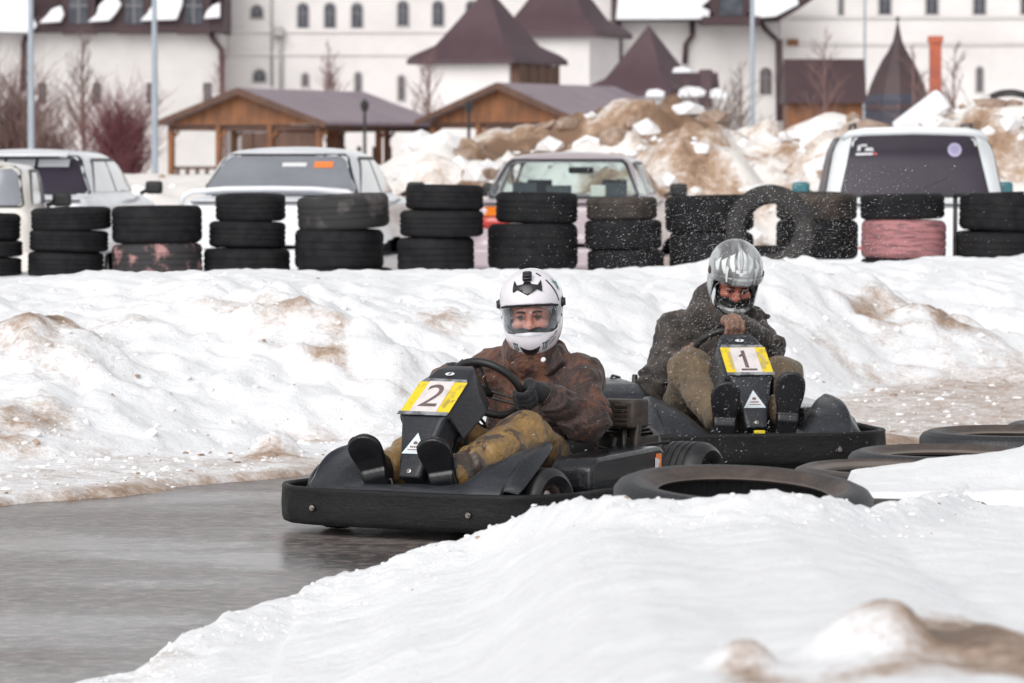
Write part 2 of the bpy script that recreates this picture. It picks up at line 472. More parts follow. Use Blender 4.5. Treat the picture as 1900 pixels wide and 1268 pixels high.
# near bank, in front of the track
SX = [150,240,330,430,550,565,620,700,780,870,930,960,1050,1130,1240,1300,1400,1500,1560,1620,1700,1780,1850,1900,2100,2600]
SY = [1290,1268,1192,1142,1112,1092,1077,1060,1022,1000,977,957,931,929,938,933,917,923,936,951,931,908,868,838,800,770]
RD = [10.6,10.9,11.2,11.5,11.8,11.9,12,12,12.1,12.2,12.1,12,11.4,11.0,10.9,10.9,10.9,10.9,11.0,11.1,11.5,12.2,13.2,13.6,13.8,13.8]
_rx = [(p-950)*d/FPX for p, d in zip(SX, RD)]; _rz = [CAM_H-(y-HORIZON)*d/FPX for y, d in zip(SY, RD)]
_rx = [-6,-3]+_rx+[8]; _rz = [-.5,-.4]+_rz+[.45]; RD = [9,10]+RD+[13.8]
def near_z(X, Y):
    rz = np.interp(X, _rx, _rz); rd = np.interp(X, _rx, RD)
    f = Y-rd
    # near side: gently undulating, always a little below the crest's line of sight
    zn = rz+.013*f*0+np.clip(-f, 0, 9)*.028*sst(-.6, .6, X+.2)-.05*sst(0, .4, -f)
    zn = zn+.05*fbm(XY(X, Y, .9, 5), 3)*sst(.1, .9, -f)+.012*fbm(XY(X, Y, 6, 15), 4)*sst(.0, .3, -f)
    # the dirty clods low on the right
    for (bx, by, r, h) in ((.365,6.72,.055,.045),(.64,6.9,.14,.02),(.80,6.8,.13,.03),(.52,6.2,.05,.02),(.56,6.8,.08,.05)):
        d = np.hypot(X-bx, Y-by)/r*(1+.3*vnoise(XY(X, Y, 9, bx)))
        zn = zn+h*np.exp(-d**3)
    zf = rz*(1-sst(0, .75, f+.08*vnoise(XY(X, Y, 5, 2))))-.06*sst(.2, 1.0, f)
    zf = np.where(X > .9, rz+(-.28)*sst(0, 1.6, f)-np.maximum(rz-.3, 0)*sst(0,1,f), zf)
    z = np.where(f < 0, zn, zf)
    z = z+.010*fbm(XY(X, Y, 13, 25), 3)*sst(-.9, 0, X+.9)+.020*np.abs(vnoise(XY(X, Y, 21, 5)))*np.exp(-(f/.35)**2)
    return z
def near_dirt(X, Y, Z):
    d = np.zeros_like(X)-.06; n = fbm(XY(X, Y, 3.5, 71), 5, True)
    for (bx, by, rx, ry, a) in ((.362,6.62,.045,.16,.50),(.70,6.9,.13,.42,.42),(.55,6.45,.2,.16,.26),(.84,7.5,.14,.5,.22),(.86,6.5,.10,.3,.30),(.45,6.8,.2,.3,.08),(-.93,11.0,.2,.3,.16),(.3,10.3,.25,.1,.06)):
        d += a*np.exp(-(((X-bx)/rx)**2+((Y-by)/ry)**2))*(.7+.9*n)
    return d
xs = np.concatenate([np.arange(-4, -1.6, .06), np.arange(-1.6, 2.4, .018), np.arange(2.4, 6, .06)])
ys = np.concatenate([np.arange(3.5, 6.6, .08), np.arange(6.6, 10.2, .03), np.arange(10.2, 14.5, .02), np.arange(14.5, 16, .06)])
tag(grid_sheet('snow_bank', xs, ys, near_z, near_dirt, M['snow']), kind='structure')

# a second, lower ridge of snow among the edge tyres on the right
def mid_z(X, Y):
    px = px_of(X, Y)
    D0 = 12.75; yy = np.interp(px, [1540,1560,1590,1650,1700,1720,1800,1900,2100], [900,885,878,870,862,855,847,834,815])
    top = CAM_H-(yy-HORIZON)*D0/FPX
    ed_ = .03*vnoise(XY(X,Y,7,9)); front = sst(12.07, 12.16, Y+ed_); lip = .388+(top-.388)*sst(12.12, 12.7, Y)
    a = front*(1-sst(12.85, 13.5, Y))*sst(1525, 1585, px+25*vnoise(XY(X,Y,5,9)))
    return lip*a-.05*(1-a)+.010*fbm(XY(X, Y, 9, 12), 4)*a
tag(grid_sheet('snow_bank', np.arange(.7, 3.2, .015), np.arange(11.9, 14.2, .015), mid_z, lambda X, Y, Z: X*0-.05, M['snow']), kind='structure')

# dirty heap pushed up behind the parked cars
def heap_z(X, Y):
    px = px_of(X, Y)
    yt = np.interp(px, [-900,0,200,330,700,770,850,920,990,1080,1130,1180,1230,1290,1360,1420,1480,1530,1590,1640,1700,1780,1830,1900,2300,3000],
                       [318,318,312,318,300,285,268,240,243,215,205,192,205,235,240,252,225,205,200,240,235,215,195,200,190,220])
    D0 = 55
    top = CAM_H-(yt-HORIZON)*D0/FPX
    r = np.clip((Y-47)/8, 0, 1); prof = np.where(Y < 55, r*(2-r), 1-sst(55.8, 61, Y))
    z = (top-.03)*prof
    rough = sst(600, 900, px)*.8+.2
    wx, wy = X+.3*vnoise(XY(X,Y,1,91)), Y+.3*vnoise(XY(X,Y,1,95))
    z += (.16*fbm(XY(X, Y, .7, 3), 3)+.50*np.abs(vnoise(XY(wx, wy, .9, 13)))+.34*np.abs(vnoise(XY(wx, wy, 1.9, 17)))+.16*np.abs(vnoise(XY(wx, wy, 4, 19)))-.50)*rough*np.clip(prof*1.6, 0, 1)*(1-.6*sst(54, 55, Y)*(Y < 56))
    return z-.03
def heap_dirt(X, Y, Z):
    px = px_of(X, Y)
    n = fbm(XY(X, Y, .55, 23), 5)
    d = .29+.72*n+.55*fbm(XY(X, Y, 1.8, 27), 4)
    d = d*sst(640, 900, px)
    d += -.08
    for (bx, by, r, a) in ((-.95,50.2,.6,.9),(1.65,54,.7,.12),(5.1,52,.9,.8),(3.1,52.6,1.0,.2),(5.9,54.5,.8,-.8),(7.4,53,.9,-.6),(3.6,49.5,1.6,-.4)):
        d += a*np.exp(-((X-bx)**2+((Y-by)*.6)**2)/r**2)
    return d
tag(grid_sheet('snow_heap', np.arange(-16, 16, .11), np.arange(46.5, 61.5, .11), heap_z, heap_dirt, M['heap']), kind='structure')

# ------------------------------------------------------------------ tyres
def tyre_prof(R_, w_, ri, grooves=3, gd=.004):
    h = w_/2; sw = R_-ri
    p = [(ri, -h*.72), (ri+.012, -h*.80), (ri+sw*.45, -h*1.0), (R_-.035, -h*.98), (R_-.012, -h*.88), (R_, -h*.72)]
    tw = h*1.44; n = grooves
    for k in range(n):
        c = -h*.72+tw*(k+1)/(n+1); g = .006 if R_ > .2 else .004
        p += [(R_+.001, c-g*1.2), (R_-gd, c-g*.8), (R_-gd, c+g*.8), (R_+.001, c+g*1.2)]
    p += [(R_, h*.72), (R_-.012, h*.88), (R_-.035, h*.98), (ri+sw*.45, h*1.0), (ri+.012, h*.80), (ri, h*.72)]
    t = .012
    p += [(ri+t*1.3, h*.62), (ri+sw*.5, h*.9), (R_-t*1.6, h*.7), (R_-t*1.6, -h*.7), (ri+sw*.5, -h*.9), (ri+t*1.3, -h*.62)]
    return p
def tyre(R_, w_, ri, mat, seg=56, name='tyre', grooves=3):
    b = MB(); b.lathe(tyre_prof(R_, w_, ri, grooves), seg, close=True)
    return b.build(name, mat, None, ang=40)
# stacks: (x0, x1, y_top, y_bottom, material) per tyre, top first
STK = [
 ('at the far left edge of the frame', 32.0, [(-75,38,395,446,'rubber'),(-78,42,447,477,'rubber'),(-80,40,478,512,'rubber')]),
 ('left of the pink-flecked tyre', 32.0, [(58,206,385,427,'rubber'),(55,201,427,467,'rubber'),(52,192,467,515,'rubber')]),
 ('between the two white cars', 32.0, [(208,375,382,451,'rubber'),(208,375,452,512,'rubber_pinkworn')]),
 ('under the left of the white saloon spoiler', 32.1, [(400,530,360,410,'rubber'),(388,530,411,460,'rubber'),(378,538,461,520,'rubber')]),
 ('topped by the tilted dusty tyre', 32.0, [(552,722,362,424,'rubber_dusty'),(547,712,425,500,'rubber'),(552,728,496,530,'rubber')]),
 ('between white saloon and mauve saloon', 31.8, [(753,897,343,390,'rubber'),(742,897,390,439,'rubber'),(737,880,440,505,'rubber')]),
 ('below the mauve saloon rear window', 32.0, [(920,1072,357,414,'rubber'),(905,1072,415,500,'rubber')]),
 ('at the right rear corner of the mauve saloon', 32.0, [(1088,1219,366,408,'rubber_brown'),(1085,1228,408,463,'rubber'),(1090,1232,463,512,'rubber')]),
 ('directly left of the upright leaning tyre', 32.2, [(1234,1398,363,430,'rubber'),(1242,1398,430,505,'rubber')]),
 ('directly right of the upright leaning tyre', 32.4, [(1440,1590,358,408,'rubber_brown'),(1440,1592,408,480,'rubber')]),
 ('holding the pink painted tyre', 32.0, [(1596,1752,360,407,'rubber'),(1598,1755,408,481,'rubber_pink'),(1598,1756,479,520,'rubber')]),
 ('right of the thin post', 32.0, [(1780,1930,360,428,'rubber'),(1770,1925,429,490,'rubber')]),
]
POS = {2: ['upper', 'lower'], 3: ['top', 'middle', 'bottom']}
KIND = {'rubber': 'black', 'rubber_brown': 'brownish', 'rubber_dusty': 'dusty tilted', 'rubber_pink': 'pink painted', 'rubber_pinkworn': 'pink-flecked'}
for si, (where, D, ts) in enumerate(STK):
    for ti, (x0, x1, y0, y1, mk) in enumerate(ts):
        Rr = (x1-x0)/2*D/FPX; wd = (y1-y0)*D/FPX*1.01
        o = tyre(Rr, wd, Rr*.60, M[mk])
        c = W((x0+x1)/2, (y0+y1)/2, D); c.x *= (c.y+Rr*.0)/c.y
        o.location = c; o.rotation_euler = (random.uniform(-.02,.02), random.uniform(-.035,.035), random.random()*6)
        if mk == 'rubber_dusty': o.rotation_euler = (0.03, -.055, 0)
        tag(o, '%s %s tyre of the stack %s' % (POS[len(ts)][ti], KIND[mk], where), 'tyre', 'tyres stacked as a barrier')
# the upright tyre leaning between stacks
o = tyre(.318, .19, .190, M['rubber_worn']); o.location = W(1430, 425, 31.45); o.rotation_euler = (R(84), R(6), R(-14))
tag(o, 'used black tyre standing upright on its tread, snow showing through its hole', 'tyre', 'tyres stacked as a barrier')
o = tyre(.30, .19, .19, M['rubber']); o.location = W(1436, 480, 32.2)
tag(o, 'black tyre lying flat under the upright tyre, half buried in snow', 'tyre', 'tyres stacked as a barrier')

# edge tyres, lying flat beside the track
def edge_tyre(x0, x1, ytop, D, wd, mat, label, tilt=(0,0), ri=.66):
    Rr = (x1-x0)/2*D/FPX
    o = tyre(Rr, wd, Rr*ri, mat, seg=96, grooves=4)
    c = W((x0+x1)/2, ytop, D); o.location = (c.x, D, c.z-wd/2); o.rotation_euler = (tilt[0], tilt[1], 0)
    tag(o, label, 'tyre', 'tyres lying flat along the inner edge of the track'); return o
def edge_mat(name, c, c2):
    m, nt, b = new_mat(name)
    f = ramp(nt, noise(nt, 6, 7, .75), [(.38, 0.0), (.64, 1.0)]); base = mixc(nt, f, c, c2)
    b.inputs['Roughness'].default_value = .5
    # tread blocks and rings moulded into the rubber
    t = nt.nodes.new('ShaderNodeTexCoord'); g = nt.nodes.new('ShaderNodeTexGradient'); g.gradient_type = 'RADIAL'; nt.links.new(t.outputs['Object'], g.inputs[0])
    mt = node(nt, 'ShaderNodeMath', operation='MULTIPLY'); nt.links.new(g.outputs['Fac'], mt.inputs[0]); mt.inputs[1].default_value = 2*math.pi*74
    sn = node(nt, 'ShaderNodeMath', operation='SINE'); nt.links.new(mt.outputs[0], sn.inputs[0])
    sq = ramp(nt, sn.outputs[0], [(.25, 0.0), (.45, 1.0)])
    # only on the tread: distance from the axis
    sep = nt.nodes.new('ShaderNodeVectorMath'); sep.operation = 'MULTIPLY'; nt.links.new(t.outputs['Object'], sep.inputs[0]); sep.inputs[1].default_value = (1,1,0)
    ln = nt.nodes.new('ShaderNodeVectorMath'); ln.operation = 'LENGTH'; nt.links.new(sep.outputs[0], ln.inputs[0])
    ms = ramp(nt, ln.outputs['Value'], [(.300, 0.0), (.325, 1.0)])
    lip = ramp(nt, ln.outputs['Value'], [(.205, 0.0), (.215, .7), (.228, .7), (.236, 0.0)])
    base = mixc(nt, ramp(nt, ln.outputs['Value'], [(.278, 0.0), (.296, 1.0)]), base, (.020,.021,.025)); base = mixc(nt, lip, base, (.20,.17,.15)); nt.links.new(base, b.inputs['Base Color'])
    mm = node(nt, 'ShaderNodeMath', operation='MULTIPLY'); nt.links.new(sq, mm.inputs[0]); nt.links.new(ms, mm.inputs[1])
    g1 = bump(nt, None, mm.outputs[0], .8, .006)
    rings = nt.nodes.new('ShaderNodeTexWave'); rings.wave_type = 'RINGS'; rings.rings_direction = 'Z'; rings.inputs['Scale'].default_value = 14; nt.links.new(t.outputs['Object'], rings.inputs[0])
    g2 = bump(nt, None, rings.outputs['Fac'], .25, .004, prev=g1)
    bump(nt, b, noise(nt, 45, 6, .7), .35, .004, prev=g2)
    return m
M['edge'] = edge_mat('edge', (.026,.023,.022), (.095,.070,.058))
edge_tyre(1137, 1620, 896, 11.55, .20, M['edge'], 'large worn tyre lying flat at the snow edge, nearest of the row by the track', tilt=(R(5), R(2.2)))
edge_tyre(1470, 1835, 866, 13.2, .19, M['edge'], 'worn tyre with snow inside its right half, second of the flat row', tilt=(R(1.5), R(.5)))
edge_tyre(1575, 1935, 836, 14.8, .19, M['edge'], 'worn tyre with a black inner rim, third of the flat row beside the track', tilt=(R(1), 0))
edge_tyre(1708, 2040, 799, 16.2, .20, M['edge'], 'brown-topped tyre, fourth of the flat row, cut by the right frame edge', tilt=(R(.8), 0))
edge_tyre(1868, 2170, 784, 17.9, .19, M['edge'], 'farthest flat tyre, only its corner showing at the right frame edge')
edge_tyre(1500, 1880, 915, 12.35, .17, M['edge'], 'tyre buried under the snow cap right of the nearest flat tyre')
# ------------------------------------------------------------------ karts and drivers
def scuffed(name, c, c2, rough=.5, scr=.35, coat=0, spk=.0):
    """black plastic, scratched and wet"""
    m, nt, b = new_mat(name)
    f = ramp(nt, noise(nt, 5, 8, .7), [(.38, 0.0), (.68, 1.0)]); col = mixc(nt, f, c, c2)
    s = noise(nt, 26, 8, .8, sc=(.35, .35, 2.2), dist=1.2); sm = ramp(nt, s, [(.62, 0.0), (.72, 1.0)])
    k = node(nt, 'ShaderNodeMath', operation='MULTIPLY'); nt.links.new(sm, k.inputs[0]); k.inputs[1].default_value = scr
    col = mixc(nt, k.outputs[0], col, (.16,.16,.165))
    dr = ramp(nt, noise(nt, 230, 2, .5), [(.70, 0.0), (.76, 1.0)])
    k2 = node(nt, 'ShaderNodeMath', operation='MULTIPLY'); nt.links.new(dr, k2.inputs[0]); k2.inputs[1].default_value = spk
    col = mixc(nt, k2.outputs[0], col, (.5,.5,.52))
    nt.links.new(col, b.inputs['Base Color'])
    nt.links.new(ramp(nt, f, [(0, rough*.7), (1, rough*1.3)]), b.inputs['Roughness'])
    if coat: b.inputs['Coat Weight'].default_value = coat; b.inputs['Coat Roughness'].default_value = .12
    b.inputs['Specular IOR Level'].default_value = .3
    g = bump(nt, None, s, .6, .006); bump(nt, b, noise(nt, 14, 5, .6), .35, .014, prev=g)
    return m
M['bumper'] = scuffed('bumper', (.006,.006,.0075), (.015,.014,.015), .6, .45, spk=.25)
M['fairing'] = scuffed('fairing', (.015,.017,.022), (.032,.035,.043), .38, .6, coat=.2, spk=.4)
M['panel'] = scuffed('panel', (.014,.015,.020), (.028,.030,.037), .36, .35, coat=.2, spk=.3)
M['pod'] = scuffed('pod', (.006,.007,.010), (.018,.019,.023), .22, .15, coat=.5, spk=.5)
M['steel'] = basic('steel', (.45,.43,.41), .3, 1, c2=(.25,.2,.17), scale=20)
M['black_steel'] = basic('black_steel', (.02,.02,.021), .4, .3, c2=(.05,.045,.04), scale=20)
M['engine'] = basic('engine', (.085,.065,.055), .65, .3, c2=(.03,.023,.02), scale=14, bmp=.4)
M['engine_dark'] = basic('engine_dark', (.02,.018,.017), .5, .3, c2=(.07,.05,.04), scale=14, bmp=.4)
M['white_paper'] = basic('white_paper', (.72,.67,.67), .4, c2=(.5,.46,.45), scale=16, contrast=(.48,.72), coat=.3)
M['yellow'] = basic('yellow', (.80,.60,.02), .4, c2=(.36,.27,.06), scale=24, contrast=(.50,.66), coat=.3)
M['digit'] = basic('digit', (.12,.085,.08), .5, c2=(.17,.125,.12), scale=30)
M['ghost'] = basic('ghost', (.50,.40,.14), .5)
M['pale_blue'] = basic('pale_blue', (.55,.68,.74), .4, c2=(.7,.75,.78), scale=10)
M['white_mark'] = basic('white_mark', (.7,.7,.72), .5)
M['orange'] = basic('orange', (.85,.22,.05), .5)
M['seat'] = basic('seat', (.015,.015,.016), .35, bmp=.2)
M['grip'] = basic('grip', (.014,.014,.015), .5, bmp=.3, bscale=90)
M['tape'] = basic('tape', (.30,.31,.33), .2, c2=(.08,.085,.095), scale=18, contrast=(.4,.6), coat=.6)

def rrect(hx, y0, y1, rf, rb, n=14):
    pts = []
    for cx, cy, r, a in ((-hx+rf, y0+rf, rf, 180), (hx-rf, y0+rf, rf, 270), (hx-rb, y1-rb, rb, 0), (-hx+rb, y1-rb, rb, 90)):
        for i in range(n+1):
            t = R(a+90*i/n); pts.append((cx+r*math.cos(t), cy+r*math.sin(t)))
    out = []
    for i, p in enumerate(pts):
        q = pts[(i+1) % len(pts)]; L = math.hypot(q[0]-p[0], q[1]-p[1]); k = max(1, int(L/.05))
        for j in range(k): out.append((p[0]+(q[0]-p[0])*j/k, p[1]+(q[1]-p[1])*j/k))
    return out
def sweep(path, sec, zoff=None):
    """closed path in XY, closed section of (outward offset, z)"""
    b = MB(); n = len(path); k = len(sec); vs = []
    for i, p in enumerate(path):
        a, c = path[i-1], path[(i+1) % n]; t = Vector((c[0]-a[0], c[1]-a[1])).normalized(); o = Vector((t.y, -t.x))
        wv = .0025*math.sin(i*.9)+.002*math.sin(i*2.3)
        for off, z in sec: vs.append((p[0]+o.x*(off+wv), p[1]+o.y*(off+wv), z+(zoff(p, z) if zoff else 0)))
    fs = [(i*k+j, ((i+1) % n)*k+j, ((i+1) % n)*k+(j+1) % k, i*k+(j+1) % k) for i in range(n) for j in range(k)]
    b.add(vs, fs); return b

def wheel(parent, x, y, Rr, w_, side, steer=0):
    root = empty('wheel', (x, y, Rr), steer, parent)
    tm = Matrix.Rotation(R(90)*side, 4, 'Y')
    h = w_/2; ri = .068
    p = [(ri, -h*.62), (ri+.006, -h*.78), (Rr*.78, -h*.98), (Rr*.9, -h*.86), (Rr*.975, -h*.66)]
    for c in (-.42, -.14, .14, .42):
        p += [(Rr*.995, h*(c-.07)), (Rr-.006, h*(c-.05)), (Rr-.006, h*(c+.05)), (Rr*.995, h*(c+.07))]
    p += [(Rr*.975, h*.66), (Rr*.9, h*.86), (Rr*.78, h*.98), (ri+.006, h*.78), (ri, h*.62)]
    b = MB(); b.lathe(p, 48, tm); b.build('tyre', M['kart_tyre'], root, ang=50)
    b = MB(); b.lathe([(ri+.002, -h*.62), (ri-.006, -h*.66), (ri-.010, -h*.5), (.045, -h*.3), (.03, h*.1), (.03, h*.35), (.045, h*.3), (ri-.016, h*.5), (ri-.006, h*.68), (ri+.003, h*.72), (ri+.004, h*.62)], 32, tm)
    for k in range(6):
        a = k*math.pi/3; b.box((0, 0, h*.36), (.006, .024, .006), M=tm @ Matrix.Rotation(a, 4, 'Z'))
    b.build('rim', M['steel'], root)
    b = MB(); b.lathe([(.0, h*.62), (.016, h*.60), (.020, h*.4), (.022, h*.1)], 16, tm)
    b.build('hub', M['black_steel'], root)
    return root

# panel stations: (y, z, half width front, half width back, depth)
PST = [(-.735,.215,.045,.040,.07), (-.69,.30,.062,.060,.09), (-.635,.415,.088,.10,.12), (-.625,.43,.105,.12,.13), (-.48,.538,.102,.125,.15), (-.415,.578,.082,.11,.15), (-.375,.592,.062,.09,.13)]
def on_panel(u, t):
    """u across in metres, t = distance along the front spine from the lower break to the upper"""
    return None
def panel_mesh():
    b = MB(); vs = []; k = 8
    for i, (y, z, hf, hb, dp) in enumerate(PST):
        a, c = PST[max(i-1, 0)], PST[min(i+1, len(PST)-1)]
        t = Vector((0, c[0]-a[0], c[1]-a[1])).normalized(); n = Vector((0, t.z, -t.y))   # into the panel (backward, down)
        if n.y < 0: n = -n
        e = .012; P = Vector((0, y, z))
        for (x, d) in ((-hf+e, 0), (hf-e, 0), (hf, e*.8), (hb, dp-e), (hb-e, dp), (-hb+e, dp), (-hb, dp-e), (-hf, e*.8)):
            vs.append(P+Vector((x, 0, 0))+n*d)
    L = len(PST)
    fs = [(i*k+j, i*k+(j+1) % k, (i+1)*k+(j+1) % k, (i+1)*k+j) for i in range(L-1) for j in range(k)]
    fs += [tuple(range(k)), tuple((L-1)*k+j for j in range(k))]
    b.add(vs, fs); return b
P3 = Vector((0,-.625,.43)); P4 = Vector((0,-.48,.538)); PU = (P4-P3).normalized(); PN = Vector((0,-PU.z,PU.y)); PL = (P4-P3).length
def face_pt(x, v, off, base=P3, u=PU, n=PN): return base+Vector((x,0,0))+u*v+n*off
def plate_poly(poly, off, name, mat, parent, base=P3, u=PU, n=PN, th=.0012):
    b = MB(); fr = [face_pt(x, v, off, base, u, n) for x, v in poly]; bk = [face_pt(x, v, off-th, base, u, n) for x, v in poly]; k = len(poly)
    b.add(fr+bk, [tuple(range(k)), tuple(range(2*k-1, k-1, -1))]+[(i, (i+1) % k, k+(i+1) % k, k+i) for i in range(k)])
    return b.build(name, mat, parent)
def plate_text(s, size, cx, cv, off, mat, parent, name='number', sx=1.0, base=P3, u=PU, n=PN, lean=0):
    bm = text2d(s, size); vs, fs = [tuple(v.co[:2]) for v in bm.verts], [[v.index for v in f.verts] for f in bm.faces]; bm.free()
    return mobj(name, [face_pt(cx+x*sx+lean*y, cv+y, off, base, u, n) for x, y in vs], fs, mat, parent, False)

def make_kart(num, root):
    one = num == '1'; dz = 0 if one else -.024
    # bumper: a wrap-round band of black plastic with a rolled lip
    z0, z1 = .062+dz, .194+dz
    sec = [(.0, z0), (.010, z0+.004), (.016, z0+.02), (.019, (z0+z1)/2), (.016, z1-.014), (.018, z1-.006), (.012, z1+.001), (-.004, z1+.001), (-.010, z1-.008), (-.006, z1-.02), (-.006, z0+.02)]
    bp = sweep(rrect(.585, -.835, .86, .31, .24), sec).build('bumper', M['bumper'], root, ang=60)
    for bx in (-.32, .32):
        b = MB(); mt = Matrix.Translation((bx, -.857, .125+dz)) @ Matrix.Rotation(R(90), 4, 'X')
        b.lathe([(0,.010),(.006,.010),(.0065,.004),(.010,.004),(.0115,0),(.0115,-.006)], 12, mt)
        b.build('bolt', M['steel'], bp)
    # floor pan and frame
    b = MB(); b.prism([(-.2,-.72),(.2,-.72),(.3,-.3),(.3,.1),(-.3,.1),(-.3,-.3)], .045, .052); b.build('floor_pan', M['black_steel'], root)
    b = MB()
    for s in (-1, 1):
        b.tube([(s*.20,-.78,.09),(s*.21,-.5,.07),(s*.30,-.25,.065),(s*.30,.35,.065),(s*.26,.6,.12),(s*.24,.8,.13)], .014)
        b.tube([(s*.30,-.02,.07),(s*.56,-.02,.11),(s*.575,-.02,.13)], .010); b.tube([(s*.30,.26,.07),(s*.56,.26,.11),(s*.575,.26,.13)], .010)
    b.tube([(-.43,-.52,.127),(.43,-.52,.127)], .014); b.tube([(-.5,.53,.142),(.5,.53,.142)], .016)
    b.tube([(-.3,-.2,.065),(.3,-.2,.065)], .012); b.tube([(-.26,.62,.12),(.26,.62,.12)], .012)
    b.tube([(-.2,-.78,.09),(.2,-.78,.09)], .012); b.tube([(-.22,-.83,.13),(-.2,-.70,.09)], .01); b.tube([(.22,-.83,.13),(.2,-.70,.09)], .01)
    b.build('frame', M['black_steel'], root, ang=60)
    # seat struts seen beside the driver
    for s in (-1, 1):
        b = MB(); b.tube([(s*.30,.28,.07),(s*.27,.36,.24),(s*.25,.40,.38)], .013); b.tube([(s*.30,.12,.07),(s*.265,.30,.30)], .009); b.tube([(s*.27,.36,.27),(s*.42,.52,.16)], .008)
        b.build('seat_strut', M['black_steel'], root, ang=60)
    # seat bucket
    def seat(P):
        o = rbox(P, (0,.2,.22), (.215,.27,.19), .13, (R(-14),0,0)); i = rbox(P, (0,.15,.28), (.195,.255,.20), .12, (R(-14),0,0))
        return smax(np.maximum(o, -i), P[:, 2]-.46-.0*P[:, 1], .02)
    sobj('seat', seat, (-.26,-.16,.02), (.26,.56,.5), .014, M['seat'], root)
    # nose fairing
    zt_ = 0 if one else -.016
    prof = [(0,-.645,.178,0),(.12,-.635,.178,0),(.2,-.61,.195,.0),(.27,-.54,.262,.02),(.33,-.465,.312,.02),(.385,-.41,.335,.02),(.425,-.44,.325,.03),(.45,-.53,.28,.035),(.46,-.64,.22,.02),(.46,-.74,.172,.0)]
    us = np.linspace(-1, 1, 61); vsn = 14; V = []
    pu = [p[0]/.46 for p in prof]; 
    for u in us:
        a = abs(u); s = 1 if u > 0 else -1
        tx = np.interp(a, pu, [p[0] for p in prof]); ty = np.interp(a, pu, [p[1] for p in prof]); tz = np.interp(a, pu, [p[2] for p in prof]); bl = np.interp(a, pu, [p[3] for p in prof])
        fx = min(a*.48, .40); fy = -.812+.16*max(0, a-.62)**1.4/.25**.4*.6; F0 = Vector((fx, fy, .120)); F1 = Vector((fx*1.0, fy+.012, .182)); T = Vector((tx, ty, tz))
        for j in range(vsn):
            v = j/(vsn-1)
            if v < .2: P = F0.lerp(F1, v/.2)
            else:
                q = (v-.2)/.8; P = F1.lerp(T, q); P = P+Vector((0, -bl*.3, bl*1.3))*math.sin(math.pi*q)
                P.z += .010*math.sin(math.pi*q)*(1-a)
            if not one and s < 0: P.z -= .022*a*v; P.x *= 1-.05*a
            V.append((s*P.x, P.y, P.z))
    n = vsn; F = [(i*n+j, (i+1)*n+j, (i+1)*n+j+1, i*n+j+1) for i in range(len(us)-1) for j in range(n-1)]
    V = np.array(V); V += .0025*np.stack([vnoise(V*18), vnoise(V*18+9), vnoise(V*18+5)], 1)
    o = mobj('nose_fairing', V, F, M['fairing'], root)
    m = o.modifiers.new('sub', 'SUBSURF'); m.levels = 1; m.render_levels = 2
    m = o.modifiers.new('thick', 'SOLIDIFY'); m.thickness = .006; m.offset = -1
    # wheels
    for s in (-1, 1):
        wheel(root, s*.425, -.52, .125, .125, s, R(-8)); wheel(root, s*.455, .53, .142, .195, s)
    # front number panel
    pn = panel_mesh().build('front_panel', M['panel'], root, ang=50); bevel(pn, .006, 2, 25)
    w1 = .100
    plate_poly([(-w1,.004),(w1,.004),(w1-.002,PL*.97),(-w1+.002,PL*.97)], .0030, 'number_plate', M['yellow'], pn)
    if num == '1':
        plate_text('1', .17, -.066, .082, .0036, M['ghost'], pn, 'number'); plate_text('0', .17, .046, .082, .0036, M['ghost'], pn, 'number')
        plate_poly([(-.060,.006),(.054,.006),(.052,PL*.95),(-.058,PL*.95)], .0050, 'paper', M['white_paper'], pn)
        plate_text('1', .165, -.006, .088, .0056, M['digit'], pn, 'number'); plate_poly([(-.034,.020),(.034,.020),(.034,.032),(-.034,.032)], .0060, 'number', M['digit'], pn); plate_poly([(-.030,.116),(-.024,.108),(.000,.128),(-.002,.140)], .0062, 'number', M['digit'], pn)
    else:
        plate_poly([(-.062,.002),(.048,.002),(.046,PL*.98),(-.056,PL*.98)], .0050, 'paper', M['white_paper'], pn)
        plate_text('2', .175, -.006, .09, .0056, M['digit'], pn, 'number')
    # clear tape strips above and below the plate
    plate_poly([(-w1-.003,-.012),(w1+.003,-.012),(w1+.002,.006),(-w1-.002,.007)], .0075, 'tape', M['tape'], pn)
    plate_poly([(-w1+.004,PL*.98),(w1-.004,PL*.98),(w1-.014,PL+.012),(-w1+.016,PL+.016)], .0020, 'tape', M['tape'], pn)
    # triangle sticker on the lower stem
    A, B = Vector((0,-.69,.30)), Vector((0,-.635,.415)); u = (B-A).normalized(); nn = Vector((0,-u.z,u.y))
    plate_poly([(-.048,-.008),(.048,-.008),(.0,.072)], .0030, 'sticker', M['pale_blue'], pn, A, u, nn)
    plate_poly([(-.036,.0),(.036,.0),(.0,.060)], .0042, 'sticker', M['white_mark'], pn, A, u, nn)
    plate_poly([(-.008,.028),(.006,.027),(.010,.034),(.001,.040),(-.007,.036)], .0054, 'emblem', M['digit'], pn, A, u, nn)
    for k in range(5): plate_poly([(-.018+k*.0075,.014),(-.013+k*.0075,.014),(-.013+k*.0075,.021),(-.018+k*.0075,.021)], .0054, 'emblem', M['digit'], pn, A, u, nn)
    plate_poly([(-.026,.005),(.026,.005),(.026,.008),(-.026,.008)], .0054, 'emblem', M['digit'], pn, A, u, nn)
    # small round emblem near the top
    A, B = Vector((0,-.48,.538)), Vector((0,-.415,.578)); u = (B-A).normalized(); nn = Vector((0,-u.z,u.y))
    plate_poly([(.013*math.cos(t)*1.5,.045+.010*math.sin(t)) for t in [k*.628 for k in range(10)]], .0040, 'emblem', M['white_mark'], pn, A, u, nn)
    plate_poly([(-.004,.039),(.002,.039),(.006,.051),(.0,.051)], .0055, 'emblem', M['panel'], pn, A, u, nn)
